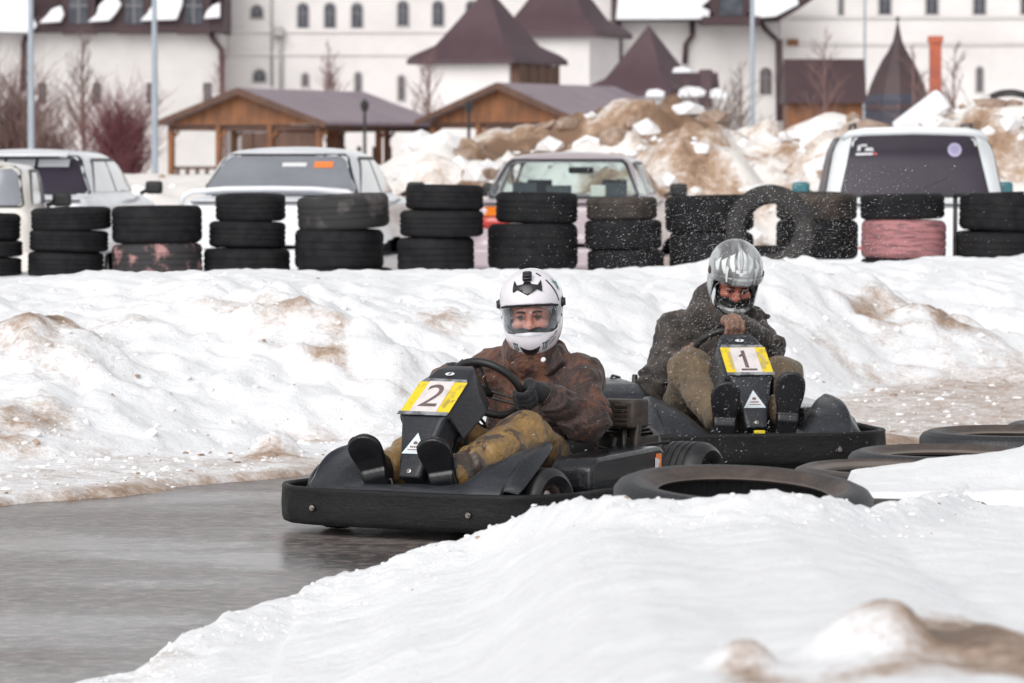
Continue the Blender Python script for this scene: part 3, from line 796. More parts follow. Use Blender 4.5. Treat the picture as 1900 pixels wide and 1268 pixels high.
    A, B = Vector((0,-.735,.215)), Vector((0,-.69,.30)); u = (B-A).normalized(); nn = Vector((0,-u.z,u.y))
    b = MB(); q = A+u*.022+nn*.002; mt = Matrix.Translation(q) @ nn.to_track_quat('Z', 'Y').to_matrix().to_4x4(); b.lathe([(0,.005),(.004,.005),(.005,.002),(.009,.001),(.009,-.003)], 12, mt); b.build('bolt', M['steel'], pn)
    if num == '1':
        b = MB(); b.box((0,-.765,.196), (.022,.014,.008)); b.build('marker', M['yellow'], root, bev=.003)
    # steering wheel
    c = Vector((0,-.175,.50)); ax = Vector((0,.77,.64)).normalized(); q = ax.to_track_quat('Z', 'Y').to_matrix().to_4x4(); mt = Matrix.Translation(c) @ q
    st = empty('steering_wheel', (0,0,0), 0, root)
    b = MB(); b.tube([(.135*math.cos(t), .135*math.sin(t)*(.97), 0) for t in [2*math.pi*k/48 for k in range(48)]], .0145, 12, closed=True, M=mt); b.build('rim', M['grip'], st, smooth=True)
    b = MB()
    for a in (90, 210, 330):
        d = Vector((math.cos(R(a)), math.sin(R(a)), 0)); e = Vector((-d.y, d.x, 0))
        for k in (-1, 1): b.tube([d*.02+e*.018*k-Vector((0,0,.02)), d*.13+e*.012*k], .005, 6, M=mt)
        b.box(tuple(d*.115), (.012,.012,.003), rot=(0,0,R(a)), M=mt)
    b.lathe([(0,.0),(.028,-.002),(.03,-.02),(.012,-.03)], 20, mt)
    b.build('spoke', M['black_steel'], st)
    b = MB(); b.tube([c-ax*.02, c-ax*.30, (0,-.52,.14)], .011); b.tube([(-.05,-.46,.07),(-.03,-.37,.40),(.03,-.37,.40),(.05,-.46,.07)], .008); b.build('steering_column', M['black_steel'], root, ang=60)
    # pedals
    for s in (-1, 1):
        b = MB(); b.tube([(s*.09,-.64,.06),(s*.10,-.68,.20),(s*.16,-.68,.20)], .007); b.build('pedal', M['black_steel'], root, ang=60)
    # side pods
    b = MB(); b.prism([(-.26,.10),(-.30,.16),(-.295,.235),(-.25,.268),(.23,.284),(.265,.264),(.27,.11),(.25,.09)], .32, .495, Matrix(((0,0,1,0),(1,0,0,0),(0,1,0,0),(0,0,0,1))))
    sp = b.build('side_pod', M['pod'], root); bevel(sp, .016, 3)
    b = MB(); 
    b.prism([(.190,.175),(.228,.165),(.230,.258),(.193,.258)], .4955, .498, Matrix(((0,0,1,0),(1,0,0,0),(0,1,0,0),(0,0,0,1)))); b.build('sticker', M['orange'], sp)
    b = MB(); b.prism([(.180,.20),(.200,.185),(.205,.215),(.215,.235),(.180,.245)], .4984, .500, Matrix(((0,0,1,0),(1,0,0,0),(0,1,0,0),(0,0,0,1)))); b.build('sticker', M['white_mark'], sp)
    b = MB(); hp_ = 1 if one else .72
    b.prism([(y_, z_*hp_) for y_, z_ in [(-.30,.12),(-.33,.17),(-.30,.22),(-.16,.33),(-.05,.365),(.34,.375),(.37,.35),(.37,.12)]], -.56 if one else -.50, -.33, Matrix(((0,0,1,0),(1,0,0,0),(0,1,0,0),(0,0,0,1))))
    sp2 = b.build('side_pod', M['fairing'], root); bevel(sp2, .02, 3)
    # engine behind the seat
    en = empty('engine', (.20,.50,.0), 0, root)
    b = MB(); b.box((0,-.02,.20), (.10,.10,.10)); 
    for k in range(7): b.box((0,-.02,.255+.014*k), (.075,.085,.0035))
    b.box((-.10,.03,.22), (.035,.06,.07)); b.tube([(.06,-.1,.16),(.12,-.16,.2),(.12,-.12,.35)], .014)
    b.build('engine_block', M['engine_dark'], en, bev=.005)
    b = MB(); b.lathe([(0,.05),(.075,.05),(.085,.035),(.088,-.01)], 24, Matrix.Translation((0,.10,.25)) @ Matrix.Rotation(R(-90), 4, 'X')); b.build('starter_cover', M['engine_dark'], en)
    mz = .378; b = MB(); b.box((.035,-.10,mz+.01), (.088,.062,.052)); mf = b.build('muffler', M['engine'], en, bev=.010)
    b = MB()
    for cx in (.0, .07):
        for k in range(5): b.box((cx+.002,-.165,mz-.026+k*.017), (.026,.006,.0045), rot=(R(25),0,0))
    b.build('louvre', M['engine'], mf)
    b = MB(); b.tube([(.08,-.08,mz-.04),(.085,-.08,.28),(.05,-.05,.24)], .022); b.build('exhaust_pipe', M['engine'], en, ang=60)
    b = MB(); b.box((-.24,.0,.24), (.07,.10,.07)); b.tube([(-.24,0,.31),(-.24,0,.33)], .03, 12); b.build('fuel_tank', M['engine_dark'], en, bev=.02)
    b = MB(); b.tube([(-.30,.40,.28),(-.34,.32,.375),(-.38,.28,.385),(-.42,.22,.34)], .006); b.build('cable', M['black_steel'], root, ang=80); b = MB(); b.tube([(.1,.2,.3),(.25,.3,.26),(.38,.5,.28),(.3,.62,.2)], .005); b.build('cable', M['black_steel'], root, ang=80)
    return root

# ---------------- materials for drivers
def cloth(name, c, c2, c3=None, scale=7, rough=.85, weave=320, wr=.6, third=(.55,.6), wet=0, grad=False):
    m, nt, b = new_mat(name)
    f = ramp(nt, noise(nt, scale, 9, .8), [(.42, 0.0), (.58, 1.0)]); col = mixc(nt, f, c, c2)
    if c3:
        ns = noise(nt, scale*.5, 7, .68, dist=.6, sc=(1.3,1,.7))
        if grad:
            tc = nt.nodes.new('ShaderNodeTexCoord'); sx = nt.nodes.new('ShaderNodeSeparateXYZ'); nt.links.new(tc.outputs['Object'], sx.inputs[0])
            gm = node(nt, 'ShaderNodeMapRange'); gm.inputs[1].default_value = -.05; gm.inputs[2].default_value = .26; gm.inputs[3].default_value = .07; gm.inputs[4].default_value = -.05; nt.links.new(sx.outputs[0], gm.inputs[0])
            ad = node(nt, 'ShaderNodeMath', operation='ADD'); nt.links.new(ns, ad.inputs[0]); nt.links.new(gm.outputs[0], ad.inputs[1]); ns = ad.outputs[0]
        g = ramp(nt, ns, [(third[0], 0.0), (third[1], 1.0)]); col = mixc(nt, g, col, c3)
    nt.links.new(col, b.inputs['Base Color']); b.inputs['Roughness'].default_value = rough
    b.inputs['Sheen Weight'].default_value = .15
    if wet: b.inputs['Coat Weight'].default_value = wet; b.inputs['Coat Roughness'].default_value = .35
    g1 = bump(nt, None, noise(nt, weave, 2, .6), .25, .001)
    g2 = bump(nt, None, noise(nt, 26, 5, .55, dist=1.0), wr, .012, prev=g1)
    bump(nt, b, noise(nt, 9, 3, .5, dist=1.5), wr, .03, prev=g2)
    return m
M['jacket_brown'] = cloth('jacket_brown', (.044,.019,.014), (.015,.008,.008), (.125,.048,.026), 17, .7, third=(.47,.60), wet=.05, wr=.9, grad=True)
M['jacket_grey'] = cloth('jacket_grey', (.052,.041,.034), (.020,.017,.016), (.085,.06,.045), 9, .85)
M['trouser_gold'] = cloth('trouser_gold', (.28,.165,.048), (.16,.09,.028), (.045,.028,.02), 7, .45, third=(.53,.57), wet=.25)
M['trouser_olive'] = cloth('trouser_olive', (.145,.10,.055), (.095,.066,.038), (.06,.043,.03), 7, .8)
M['rib'] = cloth('rib', (.09,.06,.022), (.05,.033,.015), None, 12)
M['rib_dark'] = cloth('rib_dark', (.022,.02,.016), (.035,.03,.022), None, 12)
M['glove'] = cloth('glove', (.005,.0055,.009), (.011,.011,.014), None, 30, .8)
M['glove_tan'] = cloth('glove_tan', (.26,.13,.085), (.13,.075,.05), (.42,.10,.06), 34, .8, third=(.6,.64))
M['shoe_black'] = basic('shoe_black', (.007,.007,.008), .4, c2=(.028,.026,.026), scale=12, bmp=.3, coat=.2)
M['sole_black'] = basic('sole_black', (.005,.0055,.008), .4, c2=(.012,.012,.015), scale=9, bmp=.35, bscale=30, coat=.3)
M['skin'] = basic('skin', (.62,.26,.20), .5, c2=(.36,.13,.10), scale=22, contrast=(.4,.7), bmp=.2, bscale=90, bdist=.002)
M['skin_red'] = basic('skin_red', (.42,.14,.10), .5, c2=(.30,.085,.06), scale=22, contrast=(.4,.7), bmp=.2, bscale=90, bdist=.002)
M['eye_white'] = basic('eye_white', (.19,.14,.125), .3)
M['iris'] = basic('iris', (.02,.015,.012), .15)
M['lash'] = basic('lash', (.03,.02,.016), .8)
M['liner'] = basic('liner', (.012,.012,.013), .9)
M['gloss_white'] = basic('gloss_white', (.78,.75,.80), .18, c2=(.64,.60,.63), scale=10, contrast=(.55,.8), coat=.8)
M['gloss_black'] = basic('gloss_black', (.012,.012,.014), .3, coat=.3)
M['teal'] = basic('teal', (.02,.20,.17), .35)
M['dark_teal'] = basic('dark_teal', (.01,.07,.07), .35)
M['streak'] = basic('streak', (.66,.70,.71), .3, c2=(.45,.47,.48), scale=16, contrast=(.45,.7), coat=.5)
def silver_shell():
    m, nt, b = new_mat('silver_shell')
    t = nt.nodes.new('ShaderNodeTexCoord'); mp = nt.nodes.new('ShaderNodeMapping'); mp.inputs['Scale'].default_value = (17, 2.2, 2.6); mp.inputs['Location'].default_value = (.3,0,0)
    nt.links.new(t.outputs['Object'], mp.inputs[0])
    n = nt.nodes.new('ShaderNodeTexNoise'); n.inputs['Scale'].default_value = 1.5; n.inputs['Detail'].default_value = 1.5; n.inputs['Distortion'].default_value = .25; nt.links.new(mp.outputs[0], n.inputs['Vector'])
    f = ramp(nt, n.outputs[0], [(.44, 0.0), (.48, .25), (.53, .4), (.57, 1.0)])
    nt.links.new(mixc(nt, f, (.13,.13,.135), (.42,.44,.45)), b.inputs['Base Color'])
    b.inputs['Roughness'].default_value = .3; b.inputs['Metallic'].default_value = .15
    b.inputs['Coat Weight'].default_value = .6; b.inputs['Coat Roughness'].default_value = .15
    return m
M['silver_shell'] = silver_shell()
def visor_mat():
    m = bpy.data.materials.new('visor'); m.use_nodes = True; nt = m.node_tree; nt.nodes.clear()
    out = nt.nodes.new('ShaderNodeOutputMaterial'); tr = nt.nodes.new('ShaderNodeBsdfTransparent'); tr.inputs[0].default_value = (.95,.96,.96,1)
    gl = nt.nodes.new('ShaderNodeBsdfGlossy'); gl.inputs['Roughness'].default_value = .08; gl.inputs[0].default_value = (.9,.95,1,1)
    df = nt.nodes.new('ShaderNodeBsdfDiffuse'); df.inputs[0].default_value = (.6,.62,.64,1)
    fr = nt.nodes.new('ShaderNodeLayerWeight'); fr.inputs[0].default_value = .12
    m1 = nt.nodes.new('ShaderNodeMixShader'); nt.links.new(fr.outputs['Facing'], m1.inputs[0]); nt.links.new(tr.outputs[0], m1.inputs[1]); nt.links.new(gl.outputs[0], m1.inputs[2])
    dr = ramp(nt, noise(nt, 130, 2, .5), [(.60, .02), (.68, .75)])
    edge = ramp(nt, noise(nt, 12, 2, .5), [(.45, .15), (.6, 1.0)])
    k = node(nt, 'ShaderNodeMath', operation='MULTIPLY'); nt.links.new(dr, k.inputs[0]); nt.links.new(edge, k.inputs[1])
    m2 = nt.nodes.new('ShaderNodeMixShader'); k.inputs[1].default_value = 1; nt.links.new(k.outputs[0], m2.inputs[0]); nt.links.new(m1.outputs[0], m2.inputs[1]); nt.links.new(df.outputs[0], m2.inputs[2])
    nt.links.new(m2.outputs[0], out.inputs[0]); return m
M['visor'] = visor_mat()

# ---------------- helmets (local: face towards -Y)
def helm0(P):
    a = ell(P, (0,.012,.035), (.118,.142,.118)); b = ell(P, (0,-.044,-.082), (.094,.108,.090)); c = ell(P, (0,.03,-.06), (.105,.125,.095))
    d = smin(smin(a, b, .05), c, .04)
    return smax(d, -(P[:, 2]+.142-.16*(P[:, 1]+.02)), .02)
def helm(P, open_lo=-.070, open_hi=.040):
    d = helm0(P); inner = helm0(P)+.020
    c = (open_lo+open_hi)/2; h = (open_hi-open_lo)/2
    X, Y, Z = P[:, 0], P[:, 1], P[:, 2]
    zz = Z-c+.010*np.abs(X)/.1
    q = np.stack([np.abs(X)-.098+.020, np.abs(zz)-h+.020], 1)
    port = np.linalg.norm(np.maximum(q, 0), axis=1)+np.minimum(q.max(1), 0)-.020
    port = np.maximum(port, Y+.01)
    neck = np.hypot(X, Y-.0)-.088; neck = np.maximum(neck, Z+.02)
    return smax(smax(np.maximum(d, -inner), -port, .004), -neck, .006)
def azel(center):
    c = np.array(center)
    def f(v):
        az = np.radians(v[:, 0]); el = np.radians(v[:, 1])
        D = np.stack([np.sin(az)*np.cos(el), -np.cos(az)*np.cos(el), np.sin(el)], 1)
        return c+D*.30, -D
    return f
HC = (0,-.005,-.005)
def helmet(parent, loc, rot, style):
    h = empty('helmet', (0,0,0), 0, parent); h.location = loc; h.rotation_euler = rot
    lo, hi = (-.060,.040) if style == 'white' else (-.080,.030)
    V, F = nets(lambda P: helm(P, lo, hi), *box_lines((-.135,-.170,-.190), (.135,.170,.165), .0036))
    nobj('shell', V, F, M['gloss_white'] if style == 'white' else M['silver_shell'], h)
    # padding just inside
    def pad(P):
        inner = helm0(P)+.0205; core = helm0(P)+.034
        X, Z, Y = P[:, 0], P[:, 2], P[:, 1]
        port = np.maximum(np.maximum(np.abs(X)-.074, np.abs(Z-(lo+hi)/2)-(hi-lo)/2+.012), Y+.0)
        neck = np.maximum(np.hypot(X, Y)-.076, Z+.03)
        return np.maximum(np.maximum(inner, -core), np.maximum(-port, -neck))
    V, F = nets(pad, *box_lines((-.12,-.15,-.18), (.12,.15,.15), .006)); nobj('padding', V, F, M['liner'], h)
    def dc(name, poly, off, mat, thick=.002, step=6, par=None, scl=1):
        return decal(name, clip2d([(x, y) for x, y in poly], step), azel(HC), helm0, off, mat, par or h, thick, .3)
    # rubber trim round the lower edge is left black through the padding; chin seal
    dc('visor_seal', [(-66,-20),(-50,-27),(-25,-31),(25,-31),(50,-27),(66,-20),(62,-16),(45,-21),(25,-24),(-25,-24),(-45,-21),(-62,-16)] if style == 'white' else
       [(-62,-22),(-45,-38),(-20,-46),(20,-46),(45,-38),(62,-22),(58,-16),(40,-30),(20,-36),(-20,-36),(-40,-30),(-58,-16)], -.002 if style == 'white' else .001, M['gloss_black'], .006)
    if style == 'white':
        vs = []
        vis = [(-78,4),(-70,13),(-45,19),(-15,21),(15,21),(45,19),(70,13),(78,4),(76,-9),(66,-17),(45,-22.5),(20,-25),(-20,-25),(-45,-22.5),(-66,-17),(-76,-9)]
        dc('visor', vis, .0055, M['visor'], .0022, 5)
        # visor top edge strip, tinted
        dc('visor_strip', [(-62,14.6),(-45,17.6),(-15,19.6),(15,19.6),(45,17.6),(62,14.6),(60,11.5),(45,14.5),(15,16.6),(-15,16.6),(-45,14.5),(-60,11.5)], .0063, M['liner'], .0012, 5)
        # top vent: bat shape with camera mount
        dc('top_vent', [(-34,56),(-28,38),(-20,42),(-13,39),(0,33),(13,39),(20,42),(28,38),(34,56),(22,48),(9,50),(7,54),(-7,54),(-9,50),(-22,48)], .007, M['gloss_black'], .007, 6)
        b = MB(); b.box((0,-.082,.138), (.017,.018,.007), rot=(R(40),0,0)); b.box((0,-.090,.143), (.012,.006,.005), rot=(R(40),0,0)); b.box((0,-.076,.150), (.012,.005,.005), rot=(R(40),0,0)); b.build('camera_mount', M['gloss_black'], h, bev=.002)
        # chin vent
        dc('chin_vent', [(-16,-38),(-5,-42),(0,-42.5),(5,-42),(16,-38),(13,-46),(0,-57),(-13,-46)], .002, M['gloss_black'], .003, 5)
        # claw marks on both sides of the chin
        for s0 in (-1, 1):
            for k in range(3):
                a = s0*24+(k-1)*3.4
                dc('claw_mark', [(a-1.6,-35),(a+1.4,-34.5),(a+1.1,-39),(a+1.4,-43),(a+.1,-47-(2 if k == 1 else 0)),(a-.6,-42),(a-.2,-38)], .0012, M['dark_teal'], 0, 6)
        for s, e, sz in (('MONSTER', -33.0, 6.2), ('ENERGY', -38.0, 5.0)):
            bm = text2d(s, sz); vs, fs = [(42+v.co.x*1.15, e+v.co.y+v.co.x*.22) for v in bm.verts], [[v.index for v in f.verts] for f in bm.faces]; bm.free()
            decal('lettering', (vs, fs), azel(HC), helm0, .0015, M['gloss_black'], h, 0, .3)
        # side stripe, star and pivots
        dc('stripe', [(50,56),(55,57),(66,33),(70,20),(66,20),(62,32)], .0012, M['gloss_black'], 0); dc('stripe', [(36,72),(44,74),(50,66),(44,64)], .0012, M['gloss_black'], 0)
        dc('star', [(78,58),(82,50),(92,49),(84,43),(86,33),(79,40),(73,36),(75,45),(70,52),(76,51)], .0012, M['teal'], 0)
        for s in (-1, 1):
            b = MB(); b.lathe([(0,.012),(.013,.012),(.018,.008),(.021,.0),(.021,-.01)], 24, Matrix.Translation((s*.112,-.008,.028)) @ Matrix.Rotation(R(90)*s, 4, 'Y'))
            b.box((s*.125,-.008,.028), (.003,.004,.014)); b.build('visor_pivot', M['gloss_black'], h, bev=.001)
            b = MB(); b.lathe([(0,.006),(.005,.005),(.006,0)], 12, Matrix.Translation((s*.108,-.012,-.02)) @ Matrix.Rotation(R(90)*s, 4, 'Y')); b.build('rivet', M['gloss_black'], h)
    else:
        # raised peak of the opened visor and a pale badge
        dc('visor', [(-80,8),(-70,20),(-45,27),(-15,30),(15,30),(45,27),(70,20),(80,8),(74,6),(60,11),(40,14),(15,16),(-15,16),(-40,14),(-60,11),(-74,6)], .007, M['silver_shell'], .003, 5)
        for k, (x, y) in enumerate(((-8,42),(0,38),(8,42))):
            dc('badge', [(x-4,y-3),(x+4,y-3),(x+5,y+3),(x-5,y+3)], .0012, M['white_mark'], 0)
        for pl in ([(-9,46),(-3,46),(-12,84),(-22,76)], [(3,46),(9,46),(24,74),(10,84)], [(-1,47),(1,47),(4,86),(-4,86)], [(-20,40),(-14,42),(-34,72),(-46,64)], [(14,42),(20,40),(46,62),(36,72)],
                   [(-38,32),(-33,34),(-52,60),(-62,50)], [(34,34),(40,32),(62,48),(54,60)], [(-60,30),(-54,34),(-70,54),(-78,40)], [(-28,20),(-25,20),(-30,44),(-38,46)], [(27,20),(30,20),(40,44),(33,46)], [(56,32),(61,30),(78,40),(70,52)]):
            dc('stripe', pl, .0095 if max(q[1] for q in pl) < 47 else .0014, M['streak'], 0)
        for s in (-1, 1):
            dc('stripe', [(s*50,-12),(s*57,-8),(s*60,-30),(s*34,-56),(s*26,-58),(s*46,-34)], .0014, M['streak'], 0)
        dc('chin_panel', [(-34,-36),(34,-36),(30,-50),(14,-58),(-14,-58),(-30,-50)], .0010, M['liner'], 0, 6)
        for s in (-1, 1):
            b = MB(); b.lathe([(0,.010),(.013,.010),(.018,.006),(.021,.0),(.021,-.01)], 24, Matrix.Translation((s*.112,-.008,.028)) @ Matrix.Rotation(R(90)*s, 4, 'Y')); b.build('visor_pivot', M['engine'], h, bev=.001)
    return h

def to_local(P, Mi):
    A = np.array(Mi); return P @ A[:3, :3].T+A[:3, 3]
def head_sdf(P):
    """head in its own frame, face towards -Y, eyes at z = 0"""
    d = ell(P, (0,.012,.03), (.076,.092,.090)); d = smin(d, ell(P, (0,-.022,-.045), (.060,.070,.072)), .03)
    d = smin(d, ell(P, (0,-.082,.022), (.050,.014,.012)), .02)                        # brow
    for s in (-1, 1):
        d = smax(d, -ell(P, (s*.031,-.102,.0), (.019,.018,.013)), .012)               # eye socket
        d = smin(d, ell(P, (s*.031,-.080,.001), (.0155,.0125,.0125)), .003)              # eyelids mass
        d = smin(d, ell(P, (s*.044,-.068,-.030), (.024,.022,.018)), .015)             # cheeks
        d = smin(d, ell(P, (s*.078,.01,-.005), (.008,.018,.030)), .006)               # ears
    d = smin(d, cap(P, (0,-.088,.008), (0,-.108,-.030), .009, .014), .012)            # nose
    for s in (-1, 1): d = smin(d, ell(P, (s*.013,-.100,-.034), (.009,.010,.008)), .006)
    d = smin(d, ell(P, (0,-.086,-.062), (.026,.010,.006)), .006); d = smin(d, ell(P, (0,-.084,-.073), (.023,.010,.007)), .006)
    d = smin(d, ell(P, (0,-.070,-.100), (.024,.022,.018)), .015)
    return d

def grip_frame(c, ax, phi, r=.135):
    """frame on the steering wheel rim: tangent, radial, normal towards the driver"""
    q = ax.to_track_quat('Z', 'Y').to_matrix(); e = q @ Vector((math.cos(phi), math.sin(phi), 0)); t = q @ Vector((-math.sin(phi), math.cos(phi), 0))
    return c+e*r, t, e, ax
def hand_mesh(name, p, t, e, n, wrist, mat, parent, side=1, fr=.0105):
    """a hand closed round the rim at p: t along the rim, e outward, n towards the driver"""
    P0 = np.array(p); T = np.array(t); E = np.array(e); N = np.array(n); Wr = np.array(wrist)
    def loc(a, b, c): return P0+T*a+E*b+N*c
    fing = []
    for k, (off, ln) in enumerate(((.034,.93),(.012,1.05),(-.010,1.0),(-.031,.85))):
        fing.append(([loc(off,.030,.030), loc(off*1.04,.046*ln,.004), loc(off*1.05,.036*ln,-.026), loc(off,.004,-.034), loc(off*.98,-.018*ln,-.022)], [fr*1.12, fr*1.05, fr, fr*.95, fr*.85]))
    def f(P):
        pal = chain(P, [loc(.026,.020,.036), loc(-.024,.020,.034)], [.021,.020])
        pal = smin(pal, chain(P, [loc(.020,.015,.040), loc(.0,.02,.050)*.6+Wr*.4], [.024,.026]), .02)
        pal = smin(pal, chain(P, [loc(-.020,.015,.040), loc(.0,.02,.050)*.6+Wr*.4], [.021,.025]), .02)
        pal = smin(pal, chain(P, [loc(0,.02,.05)*.6+Wr*.4, Wr], [.029,.030]), .02)
        d = pal
        for pts, rs in fing: d = smin(d, chain(P, pts, rs, .006), .005)
        th = chain(P, [loc(.026,.006,.046), loc(.052,-.018,.036), loc(.062,-.026,.010), loc(.058,-.022,-.010)], [.017,.0135,.0125,.011], .008)
        return smin(d, th, .010)
    allp = np.array([q for pts, _ in fing for q in pts]+[Wr, loc(.062,-.026,.010), loc(0,.03,.06)])
    return sobj(name, f, allp.min(0)-.04, allp.max(0)+.04, .0042, mat, parent)

def wr_noise(P, sc, seed):
    return fbm(P*sc+seed, 3, True)

def driver(name, kart, S):
    """S: pose in the kart's own frame"""
    root = empty(name, (0,0,0)); root.matrix_world = kart.matrix_world.copy()
    root.location = kart.location; root.rotation_euler = kart.rotation_euler
    hm = Matrix.Translation(S['head']) @ Euler(S['headrot']).to_matrix().to_4x4()
    hl = hm @ Matrix.Translation((0,-.016,-.010))      # head centre a little under the helmet's
    hi = hl.inverted()
    sh = S['shoulder']; el = S['elbow']; wr = S['wrist']; kn = S['knee']; an = S['ankle']; pel = np.array(S['pelvis']); che = np.array(S['chest']); nk = np.array(S['neck'])
    hips = [pel+np.array((-.085,-.02,0)), pel+np.array((.085,-.02,0))]
    hd = np.array(hm.translation)
    # --- the body itself, one continuous skin
    def body(P):
        d = smin(chain(P, [pel, che], [.125,.135]), cap(P, che, nk, .12, .06), .04)
        d = smin(d, cap(P, nk, hd+np.array((0,.012,-.06)), .056, .055), .02)
        for i in (0, 1):
            d = smin(d, chain(P, [sh[i], el[i], wr[i], S['hand'][i]], [.052,.042,.028,.024]), .03)
            d = smin(d, chain(P, [hips[i], kn[i], an[i], an[i]+(S['toe'][i]-an[i])*.12+np.array((0,.045,-.01))], [.08,.055,.038,.03]), .03)
        return smin(d, head_sdf(to_local(P, hi)), .012)
    lo = np.array((-.5,-.9,0.02)); up = np.array((.5,.45,1.02))
    hx = hl.translation
    xs = lines(lo[0], up[0], .016, (hx.x-.10, hx.x+.10, .0035)); ys = lines(lo[1], up[1], .016, (hx.y-.135, hx.y+.12, .0035)); zs = lines(lo[2], up[2], .016, (hx.z-.135, hx.z+.12, .0035))
    V, F = nets(body, xs, ys, zs); bd = nobj('body', V, F, S['skin'], root)
    for s in (-1, 1):
        b = MB(); b.lathe([(0.0112*math.sin(a), .0112*math.cos(a)) for a in np.linspace(0, math.pi, 12)], 16, hl @ Matrix.Translation((s*.031,-.0845,.0)))
        e = b.build('eye', M['eye_white'], bd, smooth=True)
        b = MB(); b.lathe([(0,.0020),(.0045,.0016),(.0066,0)], 14, hl @ Matrix.Translation((s*.031+S.get('gaze', 0),-.0955,-.0005)) @ Matrix.Rotation(R(90), 4, 'X')); b.build('iris', M['iris'], e)
        b = MB(); b.tube([(s*.014,-.0945,.0175),(s*.024,-.0985,.0215),(s*.036,-.0955,.022),(s*.048,-.086,.0165)], [.0025,.0038,.0034,.0018], 8, M=hl); b.build('eyebrow', M['lash'], bd, smooth=True)
        b = MB(); b.tube([(s*.018,-.0935,.002),(s*.026,-.0975,.0052),(s*.036,-.0965,.005),(s*.045,-.0895,.001)], .0026, 6, M=hl); b.build('eyelash', M['lash'], bd, smooth=True)
    # --- jacket
    jt = S.get('jt', 1.0)
    def jacket(P):
        Q = P.copy(); mid = (pel+che)/2
        d = ell(P, pel+np.array((0,.0,.09)), (.205*jt,.150*jt,.16)); d = smin(d, ell(P, che+np.array((0,-.0,-.02)), (.200*jt,.148*jt,.19)), .08)
        d = smin(d, chain(P, [sh[0], nk-np.array((.04,0,.03))], [.082,.075]), .06); d = smin(d, chain(P, [sh[1], nk+np.array((.04,0,-.03))], [.082,.075]), .06)
        arms = None
        for i in (0, 1):
            c = wr[i]*.90+el[i]*.10
            a = chain(P, [sh[i], el[i], c], [.086,.074,.052], .03); arms = a if arms is None else np.minimum(arms, a)
            # bunched folds at elbow, radiating
            ax = (el[i]-sh[i])/np.linalg.norm(el[i]-sh[i]); s_ = (P-el[i]) @ ax
            near = np.exp(-(np.linalg.norm(P-el[i], axis=1)/.16)**2)
            arms = arms-near*.013*np.sin(s_*80+7*vnoise(P*9+i*5))
            fa = (c-el[i])/np.linalg.norm(c-el[i]); s2 = (P-el[i]) @ fa
            nr = np.exp(-((s2-.12)/.10)**2)*np.exp(-(np.linalg.norm(np.cross(P-el[i], fa), axis=1)/.1)**2)
            arms = arms-nr*.009*np.sin(s2*110+8*vnoise(P*11+i*9))
        d = smin(d, arms, .030)
        # collar
        cb = np.array(S['collar']); cd = P-cb; rr = np.hypot(cd[:, 0], cd[:, 1]*.95); ring = np.hypot(rr-.092, cd[:, 2]*.45)-.020
        d = smin(d, ring, .025)
        d = d-.014*(fbm(P*np.array((6,6,8))+3, 3, True)-.3)-.007*(fbm(P*15+8, 2, True))
        # placket line and pocket flaps
        X, Z = P[:, 0]-S['zipx'], P[:, 2]
        front = P[:, 1] < che[1]
        d = d-.006*np.where(front, np.exp(-(np.abs(X)/.020)**6), 0)
        for s in (-1, 1):
            fx = np.abs(X-s*.098); fz = Z-(che[2]+.04)-.25*np.maximum(0, -0*fx)
            d = d-.008*np.where(front, np.exp(-(fx/.055)**8-((fz-.012*(1-fx/.05))/.024)**8), 0)
        return smax(d, -(np.hypot(P[:, 0]-cb[0], P[:, 1]-cb[1])-.066+np.maximum(0, (nk[2]-.02)-Z)*3), .012)
    pts = np.array([sh[0], sh[1], el[0], el[1], wr[0], wr[1], pel-np.array((.2,.12,.05)), pel+np.array((.2,.12,0)), np.array(S['collar'])+np.array((.1,.1,.05)), np.array(S['collar'])-.1])
    V, F = nets(jacket, *box_lines(pts.min(0)-.14, pts.max(0)+.12, .0085)); jk = nobj('jacket', V, F, S['jmat'], root)
    # ribbed inner collar and cuffs
    cb = Vector(S['collar'])
    b = MB(); 
    for k in range(4): b.tube([(cb.x+.080*math.cos(t), cb.y-.004+.080*math.sin(t), cb.z+.012+k*.009+.008*math.sin(t)) for t in [2*math.pi*j/36 for j in range(36)]], .0062, 8, closed=True)
    b.build('collar', S['rib'], jk, smooth=True)
    for i in (0, 1):
        a = Vector(el[i]); c = Vector(wr[i]); dr = (c-a).normalized(); b = MB()
        q = dr.to_track_quat('Z', 'Y').to_matrix().to_4x4()
        mt = Matrix.Translation(a.lerp(c, .90)) @ q
        b.lathe([(.046,-.02),(.057,-.012),(.059,.0),(.0575,.012),(.050,.020),(.040,.016)]+[(.036,.0)], 28, mt); 
        b.lathe([(.036+.003*(k % 2), .012+k*.004) for k in range(9)], 28, mt)
        b.build('cuff', S['cuffmat'], jk, ang=60)
    # collar flaps
    def flap(P):
        d = None
        for s in (-1, 1):
            f = rbox(P, (cb.x+s*.095, cb.y-.045, cb.z-.015), (.050,.012,.045), .010, (R(-38), R(s*38), R(s*-38))); d = f if d is None else np.minimum(d, f)
        return d-.003*vnoise(P*22)
    for s in (-1, 1):
        lo_ = (cb.x-.2, cb.y-.15, cb.z-.1) if s < 0 else (cb.x, cb.y-.15, cb.z-.1); hi_ = (cb.x, cb.y+.06, cb.z+.1) if s < 0 else (cb.x+.2, cb.y+.06, cb.z+.1)
        V, F = nets(flap, *box_lines(lo_, hi_, .006)); nobj('collar_flap', V, F, S['jmat'], jk)
